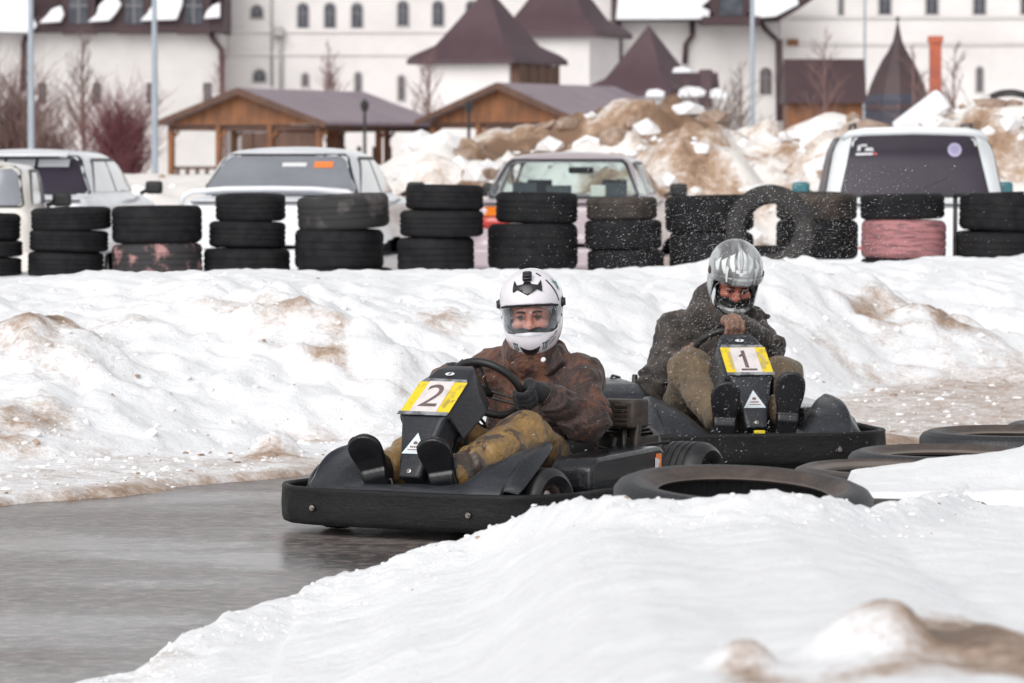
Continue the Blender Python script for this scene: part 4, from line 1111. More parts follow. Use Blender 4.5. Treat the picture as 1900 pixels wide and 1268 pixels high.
    # --- trousers
    def trousers(P):
        d = ell(P, pel+np.array((0,-.02,.0)), (.19,.16,.12)); 
        for i in (0, 1):
            m = (kn[i]+an[i])/2+np.array((0,0,-.02))
            L = chain(P, [hips[i], kn[i], m, an[i]], [.108,.086,.074,.060], .04)
            near = np.exp(-(np.linalg.norm(P-kn[i], axis=1)/.17)**2)
            ax = (kn[i]-hips[i])/np.linalg.norm(kn[i]-hips[i])
            L = L-near*.007*np.sin(((P-kn[i]) @ ax)*60+5*vnoise(P*8+i*4))
            near = np.exp(-(np.linalg.norm(P-an[i], axis=1)/.14)**2); ax = (an[i]-kn[i])/np.linalg.norm(an[i]-kn[i])
            L = L-near*.010*np.sin(((P-an[i]) @ ax)*85+5*vnoise(P*9+i*4))
            d = smin(d, L, .03)
        return d-.012*(fbm(P*5+33, 3, True)-.3)-.004*fbm(P*14+5, 2, True)
    pts = np.array([kn[0], kn[1], an[0], an[1], pel-.15, pel+.15])
    V, F = nets(trousers, *box_lines(pts.min(0)-.12, pts.max(0)+.12, .0085)); nobj('trousers', V, F, S['tmat'], root)
    # --- shoes: sole towards the camera, toes up
    for i in (0, 1):
        hp = Vector(S['heel'][i]); tp = Vector(S['toe'][i]); d = (tp-hp).normalized(); side = Vector((math.cos(S['fyaw']),math.sin(S['fyaw']),0)); side = (side-d*side.dot(d)).normalized(); n = side.cross(d)
        if n.y > 0: n = -n                                        # n: out of the sole
        Ms = Matrix((( side.x, d.x, n.x, hp.x), (side.y, d.y, n.y, hp.y), (side.z, d.z, n.z, hp.z), (0,0,0,1))); Mi = Ms.inverted(); L = (tp-hp).length
        def wid(y): return .044+.016*np.exp(-((y-L*.72)/.085)**2)-.004*np.exp(-((y-L*.38)/.05)**2)
        def sole(P):
            q = to_local(P, Mi); x, y, z = q[:, 0], q[:, 1], q[:, 2]
            w_ = wid(y)
            e0 = np.hypot(np.maximum(0, -y+.03)/1.0, np.maximum(0, y-(L-.045)))  # rounded ends
            side_ = np.hypot(x, e0*1.05)-w_+.0
            zz = np.abs(z+.002-.010*sst(.085,.055,y)*1.0)-.011-.010*sst(.088,.078,y)
            return smax(side_, zz, .006)
        def upper(P):
            q = to_local(P, Mi); x, y, z = q[:, 0], q[:, 1], q[:, 2]
            w_ = wid(y)-.004
            e0 = np.hypot(np.maximum(0, -y+.03), np.maximum(0, y-(L-.045)))
            hgt = .060+.035*sst(.17,.06,y)-.012*sst(L-.08, L, y)
            a = np.hypot(np.hypot(x, e0)/w_, np.maximum(0, -z)/hgt)-1
            d = a*.036; d = smax(d, z, .004)
            return smin(d, chain(P, [hp+d_*0 if False else np.array(Ms @ Vector((0,.055,-.06))), np.array(an[i])], [.042,.052]), .02)
        pts = np.array([hp, tp, an[i]])
        V, F = nets(upper, *box_lines(pts.min(0)-.09, pts.max(0)+.09, .006)); sho = nobj('shoe', V, F, M['shoe_black'], root)
        V, F = nets(sole, *box_lines(pts.min(0)-.08, pts.max(0)+.07, .0045)); nobj('sole', V, F, M['sole_black'], sho)
        b = MB(); pp = []
        for k in range(40):
            t = 2*math.pi*k/40; y = L/2+ (L/2+.001)*math.sin(t); e0 = max(0, -y+.03)+max(0, y-(L-.045)); ww = float(wid(np.array(y)))
            x = math.sqrt(max(ww*ww-(e0*1.05)**2, 0))*(1 if math.cos(t) > 0 else -1); pp.append((x, min(max(y, .0), L), -.006))
        b.tube(pp, .0035, 6, closed=True, M=Ms); b.build('welt', M['sole_black'], sho, smooth=True)
    # --- gloved hands
    for i in (0, 1):
        p, t, e, n = S['grip'][i]
        hand_mesh('glove', p, t, e, n, Vector(wr[i]), S['gmat'][i], root)
    if S['helm'] == 'silver':
        V, F = nets(lambda P: smax(head_sdf(P)-.007, P[:, 2]+.036, .006), *box_lines((-.11,-.14,-.15), (.11,.12,.0), .005))
        o = nobj('face_mask', V, F, M['liner'], root); o.data.transform(hl)
    helmet(root, S['head'], S['headrot'], S['helm'])
    return root
A = np.array
def pose(**k): return k
c0 = Vector((0,-.175,.50)); ax0 = Vector((0,.77,.64)).normalized()

k1 = make_kart('2', empty('go_kart', (0.0,15.76,0.0), R(-30)))
tag(k1, 'black go-kart numbered 2 leading in the foreground, wrap-round bumper, driver in a white helmet', 'go-kart', 'go-karts racing on the track')
k2 = make_kart('1', empty('go_kart', (.87,18.65,0.0), R(12)))
tag(k2, 'black go-kart numbered 1 following behind, driver in a silver helmet', 'go-kart', 'go-karts racing on the track')
bpy.context.view_layer.update()

def mirror_hint(): pass
def pick(x, z): return min([grip_frame(c0, ax0, R(a)) for a in range(0, 360, 4)], key=lambda g: (g[0].x-x)**2+(g[0].z-z)**2)
g1 = [pick(-.132, .52), pick(.133, .478)]
def wrist_from(g, elb, L=.085):
    p, t, e, n = g; b = p+e*.02+n*.05; d = (Vector(elb)-b).normalized(); return np.array(b+d*L)
el1 = [A((-.31,.06,.47)), A((.285,.05,.385))]
S1 = pose(head=(0.0,.145,.775), headrot=(R(7), R(-3), R(24)), pelvis=(0,.24,.16), chest=(0,.225,.42), neck=(0,.19,.60), collar=(0,.165,.607),
          shoulder=[A((-.175,.20,.535)), A((.165,.20,.530))], elbow=el1, wrist=[wrist_from(g1[0], el1[0]), wrist_from(g1[1], el1[1])],
          hand=[A(g1[0][0])+A((0,.04,.03)), A(g1[1][0])+A((0,.04,.03))], knee=[A((-.19,-.22,.33)), A((.175,-.22,.335))], ankle=[A((-.165,-.60,.225)), A((.115,-.60,.225))],
          fyaw=R(20), heel=[A((-.150,-.665,.168)), A((.122,-.665,.168))], toe=[A((-.168,-.785,.352)), A((.122,-.785,.352))], grip=g1, gmat=[M['glove'], M['glove']],
          jmat=M['jacket_brown'], tmat=M['trouser_gold'], rib=M['rib'], cuffmat=M['jacket_brown'], skin=M['skin'], helm='white', zipx=.0, jt=1.05, gaze=-.001)
d1 = driver('person', k1, S1)
tag(d1, 'driver in white helmet, brown jacket, black gloves and golden trousers, seated in kart 2', 'person', 'kart drivers')
b = MB(); b.lathe([(0,.004),(.006,.004),(.009,.002),(.010,-.002)], 16, Matrix.Translation((.10,.055,.598)) @ Matrix.Rotation(R(62), 4, 'X')); b.build('snap_button', M['white_mark'], d1)

g2 = [pick(-.12, .47), pick(.02, .62)]
el2 = [A((-.225,.09,.36)), A((.245,.03,.50))]
S2 = pose(head=(.105,.03,.825), headrot=(R(32), R(5), R(-4)), pelvis=(0,.24,.17), chest=(.02,.20,.46), neck=(.07,.13,.65), collar=(.07,.11,.67),
          shoulder=[A((-.115,.19,.575)), A((.195,.15,.60))], elbow=el2, wrist=[wrist_from(g2[0], el2[0]), wrist_from(g2[1], el2[1])],
          hand=[A(g2[0][0])+A((0,.04,.03)), A(g2[1][0])+A((0,.04,.03))], knee=[A((-.145,-.20,.43)), A((.255,-.20,.40))], ankle=[A((-.13,-.60,.245)), A((.135,-.60,.275))],
          fyaw=R(-10), heel=[A((-.135,-.69,.175)), A((.135,-.69,.19))], toe=[A((-.14,-.765,.402)), A((.14,-.765,.440))], grip=g2, gmat=[M['glove_tan'], M['glove_tan']],
          jmat=M['jacket_grey'], tmat=M['trouser_olive'], rib=M['rib_dark'], cuffmat=M['jacket_grey'], skin=M['skin_red'], helm='silver', zipx=.04, jt=.95)
d2 = driver('person', k2, S2)
def hood(P):
    d = ell(P, (.085,.165,.715), (.135,.085,.095)); d = smin(d, ell(P, (.07,.14,.665), (.15,.12,.06)), .04)
    return smax(d, -ell(P, (.105,.03,.80), (.112,.125,.16)), .01)-.008*(fbm(P*14, 3, True)-.3)
sobj('hood', hood, (-.12,-.05,.56), (.28,.29,.84), .0085, M['jacket_grey'], d2)
ep = sobj('shoulder_flap', lambda P: rbox(P, (.225,.125,.655), (.062,.035,.010), .008, (R(-8),R(14),R(-12)))-.003*vnoise(P*25), (.13,.05,.60), (.32,.2,.71), .006, M['rib_dark'], d2)
tag(d2, 'driver in silver helmet with head bowed, grey-brown jacket and olive trousers, in kart 1', 'person', 'kart drivers')
# ------------------------------------------------------------------ parked cars
def paint(name, c, c2, rough=.35):
    return basic(name, c, rough, c2=c2, scale=2.5, contrast=(.45,.8), coat=.6)
M['paint_white'] = paint('paint_white', (.74,.76,.80), (.62,.63,.66)); M['paint_mauve'] = paint('paint_mauve', (.44,.37,.40), (.36,.30,.33))
M['paint_cream'] = paint('paint_cream', (.74,.71,.66), (.6,.54,.46)); M['paint_silver'] = paint('paint_silver', (.72,.75,.77), (.60,.61,.63))
M['trim'] = basic('trim', (.018,.018,.02), .5)
M['mirror_teal'] = basic('mirror_teal', (.03,.16,.19), .3, coat=.5)
M['lamp_red'] = basic('lamp_red', (.45,.03,.02), .25, coat=.6); M['lamp_amber'] = basic('lamp_amber', (.75,.20,.02), .25, coat=.6)
def glass_mat(name, c, rough=.12):
    m = basic(name, c, rough, c2=tuple(x*1.25 for x in c), scale=1.5, coat=0 if c[0] < .1 else .6, spec=.25 if c[0] < .1 else .5); return m
M['glass_grey'] = glass_mat('glass_grey', (.19,.20,.225)); M['glass_dark'] = glass_mat('glass_dark', (.035,.028,.042), .35); M['glass_side'] = glass_mat('glass_side', (.34,.34,.345))
def clear_glass():
    m = bpy.data.materials.new('clear_glass'); m.use_nodes = True; nt = m.node_tree; nt.nodes.clear()
    out = nt.nodes.new('ShaderNodeOutputMaterial'); tr = nt.nodes.new('ShaderNodeBsdfTransparent'); tr.inputs[0].default_value = (.84,.93,.92,1)
    gl = nt.nodes.new('ShaderNodeBsdfGlossy'); gl.inputs['Roughness'].default_value = .05; fr = nt.nodes.new('ShaderNodeLayerWeight'); fr.inputs[0].default_value = .10
    m1 = nt.nodes.new('ShaderNodeMixShader'); nt.links.new(fr.outputs['Facing'], m1.inputs[0]); nt.links.new(tr.outputs[0], m1.inputs[1]); nt.links.new(gl.outputs[0], m1.inputs[2]); nt.links.new(m1.outputs[0], out.inputs[0]); return m
M['clear_glass'] = clear_glass()
M['interior'] = basic('interior', (.10,.11,.13), .8)

def planes(P, pl, k):
    d = None
    for n, o in pl:
        n = np.array(n, float); n /= np.linalg.norm(n); q = (P-np.array(o, float)) @ n; d = q if d is None else smax(d, q, k)
    return d
def car(name, loc, rz, C, label, group='cars parked behind the tyre wall'):
    """rear at y = 0, nose towards +y"""
    root = empty(name, loc, rz); tag(root, label, 'car', group)
    Wd, L, deck, roof = C['w']/2, C['l'], C['deck'], C['roof']; belt = C['belt']
    rb, rt, fb, ft = C['rear_base'], C['rear_top'], C['front_base'], C['front_top']; tw = C['top_w']/2; bw = Wd-.05
    def green(P):
        x = np.abs(P[:, 0]); Q = np.stack([x, P[:, 1], P[:, 2]+.10*(x/Wd)**2], 1); Q[:, 0] += .05*np.clip((P[:, 1]-(fb+rb)/2)/((fb-rb)/2), -1, 1)**2
        sl = (bw-tw)/(roof-belt)
        pl = [((0,0,1), (0,0,roof)), ((1,0,sl), (bw,0,belt)),
              ((0, -(roof-belt), (rt-rb)), (0, rb, belt)), ((0, (roof-belt), (fb-ft)), (0, fb, belt)), ((0,0,-1), (0,0,belt-.4))]
        # slight crown along the length
        Q[:, 2] += .03*((P[:, 1]-(rt+ft)/2)/(ft-rt))**2
        return planes(Q, pl, C.get('k', .13))-.012
    def lower(P):
        x, y, z = P[:, 0], P[:, 1], P[:, 2]
        hood = np.where(y > fb, deck-.02-.14*((y-fb)/(L-fb))**2, np.where(y < rb, deck, belt+.02))
        tp = 1-.10*np.maximum(0, (np.abs(y-L/2)/(L/2))**4)
        q = np.stack([np.abs(x)/tp-(Wd-.12), np.abs(y-L/2)-(L/2-.12), np.abs(z-(hood+.22)/2)-((hood-.22)/2-.12)], 1)
        d = np.linalg.norm(np.maximum(q, 0), axis=1)+np.minimum(q.max(1), 0)-.12
        for wy in (C['rw'], L-.85):
            d = smax(d, -(np.maximum(np.hypot(y-wy, z-.31)-.36, (Wd-.28)-np.abs(x))), .02)
        return d
    def win(P, inset):
        """window openings: rear/front trapezium along y, side glass along x"""
        x, y, z = np.abs(P[:, 0]), P[:, 1], P[:, 2]; f = (z-belt)/(roof-belt)
        a = np.maximum(np.maximum(x-(bw-.10-(bw-tw)*f), z-(roof-.09)), (belt+.05)-z)
        b = np.maximum(np.maximum(z-(roof-.11), (belt+.06)-z), np.maximum(rb+.28+(rt-rb)*f-y, y-(fb-.20-(fb-ft)*f)))
        b = np.maximum(b, .06-np.abs(y-(rt+ft)/2-.1))
        return a, b
    def body(P):
        g = green(P)
        if C.get('hollow'):
            a, b = win(P, 0); inner = np.maximum(green(P)+.05, belt-.02-P[:, 2])
            g = np.maximum(g, -inner); g = np.maximum(g, -np.maximum(a, np.abs(P[:, 0])-10)); g = np.maximum(g, -b)
            return np.maximum(smin(np.maximum(lower(P), -np.maximum(inner, 0*inner-1)), g, .02), -np.maximum(inner, -9))
        d = smin(lower(P), g, .03)
        return d
    h = .021 if C.get('hollow') else .026
    V, F = nets(body, *box_lines((-Wd-.06, -.06, .15), (Wd+.06, L+.06, roof+.08), h)); nobj('body', V, F, C['paint'], root)
    def patch(name_, poly, axis, mat, off=.006, th=.0, par=None, sgn=1, sdf=None):
        def mp(v):
            O = np.zeros((len(v), 3)); D = np.zeros((len(v), 3))
            if axis == 'rear': O[:, 0] = v[:, 0]; O[:, 2] = v[:, 1]; O[:, 1] = -1; D[:, 1] = 1
            elif axis == 'front': O[:, 0] = v[:, 0]; O[:, 2] = v[:, 1]; O[:, 1] = L+1; D[:, 1] = -1
            else: O[:, 1] = v[:, 0]; O[:, 2] = v[:, 1]; O[:, 0] = 2*sgn; D[:, 0] = -sgn
            return O, D
        return decal(name_, clip2d(poly, .12), mp, sdf or green, off, mat, par or root, th, L+1)
    gw0, gw1, gz0, gz1 = bw-.09, tw-.0, belt+.05, roof-.075
    def tz(z): return bw-C.get('gm', .085)-(bw-tw)*(z-belt)/(roof-belt)
    rg = [(-tz(gz0)+.03, gz0), (tz(gz0)-.03, gz0), (tz(gz0), gz0+.03), (tz(gz1), gz1-.04), (tz(gz1)-.05, gz1), (-tz(gz1)+.05, gz1), (-tz(gz1), gz1-.04), (-tz(gz0), gz0+.03)]
    def grow(poly, s):
        cx = sum(p[0] for p in poly)/len(poly); cz = sum(p[1] for p in poly)/len(poly)
        return [(p[0]+math.copysign(s, p[0]-cx), p[1]+math.copysign(s, p[1]-cz)) for p in poly]
    if not C.get('hollow'): patch('window_seal', grow(rg, .022), 'rear', M['trim'], .004)
    else:
        for ax in ('rear', 'front'):
            fr = grow(rg, .02); n = len(rg); fs = [[fr[i], fr[(i+1) % n], rg[(i+1) % n], rg[i]] for i in range(n)]
            patch('window_seal', fs, ax, M['trim'], .008)
    rgo = patch('rear_window', rg, 'rear', C['glass'], .009)
    patch('windscreen', rg, 'front', C['glass'], .009)
    if 'rear_extra' in C: C['rear_extra'](root, patch, rgo, dict(tz=tz, gz0=gz0, gz1=gz1, belt=belt, roof=roof, bw=bw, tw=tw))
    # side glass: quarter/rear door and front door
    f = lambda z: (z-belt)/(roof-belt)
    zb, zt = belt+.06, roof-.11
    y0b, y0t = rb+.26+(rt-rb)*f(zb), rb+.30+(rt-rb)*f(zt); y1b, y1t = fb-.20-(fb-ft)*f(zb), fb-.26-(fb-ft)*f(zt); mid = (rt+ft)/2+.1
    for sg in (-1, 1):
        patch('side_window', [(y0b, zb), (mid-.04, zb), (mid-.04, zt), (y0t+.10, zt), (y0t-.02, zt-.07)], 'side', C['side'], .008, 0, None, sg)
        patch('side_window', [(mid+.04, zb), (y1b, zb), (y1t+.04, zt-.06), (y1t-.08, zt), (mid+.04, zt)], 'side', C['side'], .008, 0, None, sg)
        top = [(y0b-.03, zb-.02), (y0t-.05, zt-.06), (y0t+.08, zt+.03), (y1t-.06, zt+.03), (y1b+.05, zb-.02), (y1b-.0, zb), (y1t-.08, zt), (y0t+.10, zt), (y0t-.02, zt-.07), (y0b, zb)]
        fs = [[top[i], top[i+1], top[8-i], top[9-i]] for i in range(4)]
        patch('window_seal', fs, 'side', M['trim'], .010, 0, None, sg)
    for sg in (-1, 1):
        b = MB(); b.box((sg*(Wd+.08), fb-.28, belt+.09), (.085,.05,.065)); mo = b.build('wing_mirror', C['mirror'], root, bev=.03)
        b = MB(); b.tube([(sg*(Wd-.06), fb-.26, belt+.03), (sg*(Wd+.02), fb-.27, belt+.07)], .02, 8); b.build('mirror_arm', M['trim'], mo)
    # wheels
    for wy in (C['rw'], L-.85):
        for sg in (-1, 1):
            wr_ = empty('wheel', (sg*(Wd-.12), wy, .31), 0, root); tm = Matrix.Rotation(R(90)*sg, 4, 'Y')
            b = MB(); b.lathe([(.19,-.09),(.26,-.10),(.30,-.08),(.31,-.05),(.31,.05),(.30,.08),(.26,.10),(.19,.09)], 32, tm); b.build('tyre', M['rubber'], wr_)
            b = MB(); b.lathe([(.19,-.08),(.17,.05),(.06,.03),(.05,.06),(0,.06)], 24, tm); b.build('rim', M['steel'], wr_)
    # tail lamps, bumper, boot line
    for sg in (-1, 1):
        body_s = lambda P: np.minimum(lower(P), green(P))
        x0, x1 = sg*(Wd-.42), sg*(Wd-.05); ld = 0 if C.get('amber') else .34
        patch('tail_lamp', [(min(x0,x1), deck-.26-ld), (max(x0,x1), deck-.26-ld), (max(x0,x1), deck-.14-ld), (min(x0,x1), deck-.14-ld)], 'rear', M['lamp_red'], .012, .02, None, 1, lower)
        patch('tail_lamp', [(min(x0,x1), deck-.14-ld), (max(x0,x1), deck-.14-ld), (max(x0,x1), deck-.06-ld), (min(x0,x1), deck-.06-ld)], 'rear', M['lamp_amber'] if C.get('amber') else M['lamp_red'], .012, .02, None, 1, lower)
    b = MB(); b.box((0,-.02,.45), (Wd-.04,.07,.10)); b.build('rear_bumper', C['paint'], root, bev=.04)
    b = MB(); b.box((0,.005,deck-.03), (Wd-.16,.02,.006)); b.build('boot_line', M['trim'], root)
    return root

def sedan_extra(root, patch, rg, d):
    # spoiler, sticker strips at the top right of the glass
    b = MB(); z = 1.075; pts = [(-.80,.12,.93),(-.78,.12,1.02),(-.70,.11,1.06),(-.4,.10,1.085),(0,.10,1.09),(.4,.10,1.085),(.70,.11,1.06),(.78,.12,1.02),(.80,.12,.93)]
    b.tube(pts, [.02,.026,.026,.024,.024,.024,.026,.026,.02], 10); s = b.build('spoiler', M['paint_white'], root, smooth=True)
    x1 = d['tz'](d['gz1'])-.10; zt = d['gz1']-.05
    patch('sticker', [(x1-.17, zt-.055), (x1, zt-.055), (x1, zt), (x1-.17, zt)], 'rear', M['orange'], .013)
    patch('sticker', [(x1-.46, zt-.045), (x1-.24, zt-.045), (x1-.24, zt-.01), (x1-.46, zt-.01)], 'rear', M['white_mark'], .013)
    patch('boot_trim', [(-.66,.965),(.66,.965),(.66,1.0),(-.66,1.0)], 'rear', M['trim'], .014)
def plain_extra(root, patch, rg, d): pass
def wagon_extra(root, patch, rg, d):
    b = MB(); b.box((0,.48,1.40), (.52,.10,.012), rot=(R(8),0,0))
    b.build('roof_spoiler', M['paint_white'], root, bev=.01)
    for k in (-.42,-.12,.18): patch('louvre_gap', [(k,1.27),(k+.03,1.27),(k+.03,1.36),(k,1.36)], 'rear', M['trim'], .016)
    patch('heater_band', [(-.50,1.28),(.50,1.28),(.50,1.35),(-.50,1.35)], 'rear', M['paint_silver'], .013)
def offroad_extra(root, patch, rg, d):
    zt = d['gz1']
    b = MB(); b.tube([(-.64,.20,d['roof']-.10),(-.58,.14,d['roof']-.055),(-.45,.10,d['roof']-.035),(0,.08,d['roof']-.022),(.45,.10,d['roof']-.035),(.58,.14,d['roof']-.055),(.64,.20,d['roof']-.10)], [.02,.034,.038,.040,.038,.034,.02], 12); b.build('roof_spoiler', M['paint_silver'], root, smooth=True)
    for s in (-1, 1):
        b = MB(); b.tube([(s*.52,.45,d['roof']-.01),(s*.52,.55,d['roof']+.035),(s*.52,2.2,d['roof']+.04),(s*.52,2.35,d['roof']-.01)], .014, 8); b.build('roof_rail', M['trim'], root)
    patch('sticker', [(.36+.062*math.cos(t), zt-.12+.062*math.sin(t)) for t in [k*.4488 for k in range(14)]], 'rear', basic('lilac', (.50,.46,.66), .5), .014)
    patch('sticker', [(.36+.040*math.cos(t), zt-.12+.040*math.sin(t)) for t in [k*.4488 for k in range(14)]], 'rear', basic('lilac_dark', (.36,.33,.50), .5), .018)
    patch('sticker', [(-.52,zt-.17),(-.37,zt-.165),(-.37,zt-.145),(-.52,zt-.15)], 'rear', M['white_mark'], .014)
    patch('sticker', [(-.37,zt-.165),(-.33,zt-.163),(-.33,zt-.145),(-.37,zt-.145)], 'rear', M['lamp_red'], .014)
    patch('sticker', [[(-.51,zt-.13),(-.48,zt-.13),(-.47,zt-.075),(-.50,zt-.08)],[(-.47,zt-.09),(-.42,zt-.09),(-.42,zt-.07),(-.47,zt-.07)],[(-.44,zt-.13),(-.36,zt-.13),(-.37,zt-.10),(-.43,zt-.10)]], 'rear', M['white_mark'], .014)
    b = MB(); b.tube([(-.02,-.02,1.06),(.30,-.05,1.20)], .008, 6); b.build('wiper', M['trim'], root)

sed = dict(w=1.70, l=4.4, deck=1.0, belt=.98, roof=1.455, rear_base=.42, rear_top=1.10, front_base=3.25, front_top=2.35, top_w=1.22, rw=.95, mirror=M['trim'])
car('parked_car', (-2.18, 38.4, -.02), R(-6.5), dict(sed, paint=M['paint_white'], glass=M['glass_grey'], side=M['glass_side'], rear_extra=sedan_extra), 'white saloon with boot spoiler and an orange sticker on its rear window')
mv = car('parked_car', (.40, 39.2, -.02), R(-6), dict(sed, w=1.68, roof=1.41, belt=.96, deck=.98, top_w=1.20, paint=M['paint_mauve'], glass=M['clear_glass'], side=M['clear_glass'], hollow=True, amber=True), 'mauve saloon with clear rear window, headrests visible through it')
for i, (x, y, hh) in enumerate(((-.42,1.35,1.0),(-.1,1.35,.97),(.42,1.35,1.0),(-.36,2.15,1.02),(.36,2.15,1.02))):
    b = MB(); b.box((x, y, hh+.05), (.115,.05,.085)); b.tube([(x-.04,y,hh-.1),(x-.04,y,hh)], .01, 6); b.tube([(x+.04,y,hh-.1),(x+.04,y,hh)], .01, 6); b.build('headrest', M['interior'], mv, bev=.03)
b = MB(); b.box((.02,2.35,1.245), (.12,.02,.03)); b.build('rear_view_mirror', M['interior'], mv, bev=.01)
b = MB(); b.box((.30,1.0,1.03), (.07,.03,.08)); b.build('parcel', M['paint_cream'], mv, bev=.01)
b = MB(); b.box((0,.95,.955), (.62,.25,.01)); b.build('parcel_shelf', M['interior'], mv)
car('parked_car', (-4.72, 40.2, -.02), R(-4), dict(sed, w=1.72, roof=1.44, top_w=1.28, rear_base=.25, rear_top=.70, paint=M['paint_white'], glass=M['glass_dark'], side=M['glass_side'], rear_extra=wagon_extra), 'white hatchback at the left edge, dark banded rear window and black wing mirror')
car('parked_car', (-4.93, 37.4, -.02), R(0), dict(sed, w=1.62, roof=1.345, belt=.90, deck=.88, top_w=1.42, rear_base=.05, rear_top=.12, front_base=1.6, front_top=1.3, l=3.6, paint=M['paint_cream'], glass=M['glass_grey'], side=M['glass_grey']), 'low cream car at the far left, rear window set in a thick cream frame')
car('parked_car', (3.58, 38.3, -.02), R(-3), dict(sed, w=1.78, l=4.6, roof=1.63, belt=.98, deck=.98, top_w=1.40, gm=.185, k=.20, rear_base=.10, rear_top=.36, front_base=3.3, front_top=2.75, paint=M['paint_silver'], glass=M['glass_dark'], side=M['glass_dark'], mirror=M['mirror_teal'], rear_extra=offroad_extra), 'silver off-road car with dark tinted rear window, stickers and teal wing mirrors')

# ------------------------------------------------------------------ background place
M['wall_white'] = basic('wall_white', (.74,.71,.70), .85, c2=(.62,.59,.58), scale=.25, contrast=(.35,.7), bmp=.3, bscale=2)
M['wall_grey'] = basic('wall_grey', (.64,.615,.60), .85, c2=(.53,.505,.495), scale=.3, contrast=(.35,.7), bmp=.3, bscale=2)
M['roof_plum'] = basic('roof_plum', (.062,.034,.042), .55, c2=(.085,.048,.058), scale=.4)
M['roof_dark'] = basic('roof_dark', (.042,.020,.024), .6, c2=(.06,.03,.034), scale=.5)
M['roof_lilac'] = basic('roof_lilac', (.28,.215,.25), .5, c2=(.22,.17,.20), scale=.6)
M['pane'] = basic('pane', (.025,.03,.042), .3, c2=(.075,.08,.10), scale=1.5)
M['pane_brown'] = basic('pane_brown', (.10,.08,.085), .4, c2=(.06,.045,.05), scale=1.5)
M['frame'] = basic('frame', (.42,.40,.40), .7)
M['bar'] = basic('bar', (.20,.19,.20), .7)
M['timber'] = basic('timber', (.26,.10,.035), .6, c2=(.12,.05,.022), scale=.9, sc=(4,4,1))
M['timber_dark'] = basic('timber_dark', (.085,.045,.032), .7, c2=(.14,.07,.045), scale=.9, sc=(4,4,1))
M['snow_patch'] = basic('snow_patch', (.82,.83,.86), .8, bmp=.3, bscale=2, bdist=.05)
M['brick_orange'] = basic('brick_orange', (.55,.14,.07), .8, c2=(.32,.09,.06), scale=.8)
M['spire_dark'] = basic('spire_dark', (.065,.036,.038), .6, c2=(.04,.025,.03), scale=.8)
M['spire_blue'] = basic('spire_blue', (.035,.042,.065), .6, c2=(.06,.05,.06), scale=.8)
M['galv'] = basic('galv', (.36,.41,.46), .5, c2=(.30,.34,.38), scale=1)
M['bark'] = basic('bark', (.14,.10,.085), .9, c2=(.22,.17,.15), scale=3); M['twig_red'] = basic('twig_red', (.20,.07,.08), .8, c2=(.15,.05,.055), scale=2); M['twig_brown'] = basic('twig_brown', (.22,.13,.12), .8, c2=(.15,.09,.08), scale=2)

def wall_box(name, px0, px1, pytop, D, depth, mat, parent, zb=-.3):
    a = W(px0, pytop, D); c = W(px1, pytop, D)
    b = MB(); b.box(((a.x+c.x)/2, D+depth/2, (a.z+zb)/2), ((c.x-a.x)/2, depth/2, (a.z-zb)/2)); return b.build(name, mat, parent)
def archpts(x0, x1, z0, z1, arch=True):
    if not arch: return [(x0,z0),(x1,z0),(x1,z1),(x0,z1)]
    r = (x1-x0)/2; c = (x0+x1)/2; h = min(r, z1-z0-.05)
    return [(x0,z0),(x1,z0)]+[(c+r*math.cos(t), z1-h+h*math.sin(t)) for t in [math.pi*k/10 for k in range(11)]]
XZ = lambda y: Matrix(((1,0,0,0),(0,0,-1,y),(0,1,0,0),(0,0,0,1)))
def window(px0, px1, py0, py1, D, parent, arch=True, mat='pane', frame='frame'):
    a = W(px0, py1, D); c = W(px1, py0, D); s = .13
    b = MB(); outer = archpts(a.x-s, c.x+s, a.z-s, c.z+s, arch); b.prism(outer, 0, .06, XZ(D)); fr = b.build('window', M[frame], parent)
    b = MB(); b.prism(archpts(a.x, c.x, a.z, c.z, arch), 0, .10, XZ(D)); b.build('pane', M[mat], fr)
    m = (a.x+c.x)/2; b = MB(); b.box((m, D-.11, (a.z+c.z)/2), (.03,.02,(c.z-a.z)/2-.1)); b.box((m, D-.115, a.z*.4+c.z*.6), ((c.x-a.x)/2-.05,.02,.03)); b.build('glazing_bar', M['bar'], fr)
def blob(name, pts, D, mat, parent, th=.35):
    """a lump of lying snow with a rounded outline"""
    b = MB(); P = [W(x, y, D) for x, y in pts]; b.prism([(p.x, p.z) for p in P], 0, th, XZ(D)); o = b.build(name, mat, parent); bevel(o, .06, 2); return o
def pipe(pts, D, r, parent, mat='roof_dark'):
    b = MB(); b.tube([W(x, y, D) for x, y in pts], r, 8); return b.build('downpipe', M[mat], parent, smooth=True)

# main white monastery range
bm_ = empty('monastery_building', (W(775,0,268).x, 268, 0)); tag(bm_, 'tall white main block with rows of arched windows, centre of the background', 'building')
def rel(o, root):
    bpy.context.view_layer.update(); 
    for ch in list(root.children):
        ch.matrix_parent_inverse = root.matrix_world.inverted()
wall_box('wall', 412, 1136, -170, 268, 16, M['wall_white'], bm_)
for x in (563,613,663): window(x-9, x+9, 8, 52, 268, bm_)
for x in (748,813,875): window(x-9, x+9, 4, 48, 268, bm_)
window(1058, 1076, 0, 42, 268, bm_); window(468, 488, 12, 34, 268, bm_); window(472, 493, 131, 152, 268, bm_)
for x, y0, y1 in ((567,138,160),(613,136,162),(665,136,178),(745,142,186),(1072,128,160)): window(x-5, x+5, y0, y1, 268, bm_, mat='pane_brown')
for y in (58, 100): 
    a = W(412, y, 268); c = W(1136, y, 268); b = MB(); b.box(((a.x+c.x)/2, 267.95, a.z), ((c.x-a.x)/2,.09,.12)); b.build('string_course', M['wall_white'], bm_)
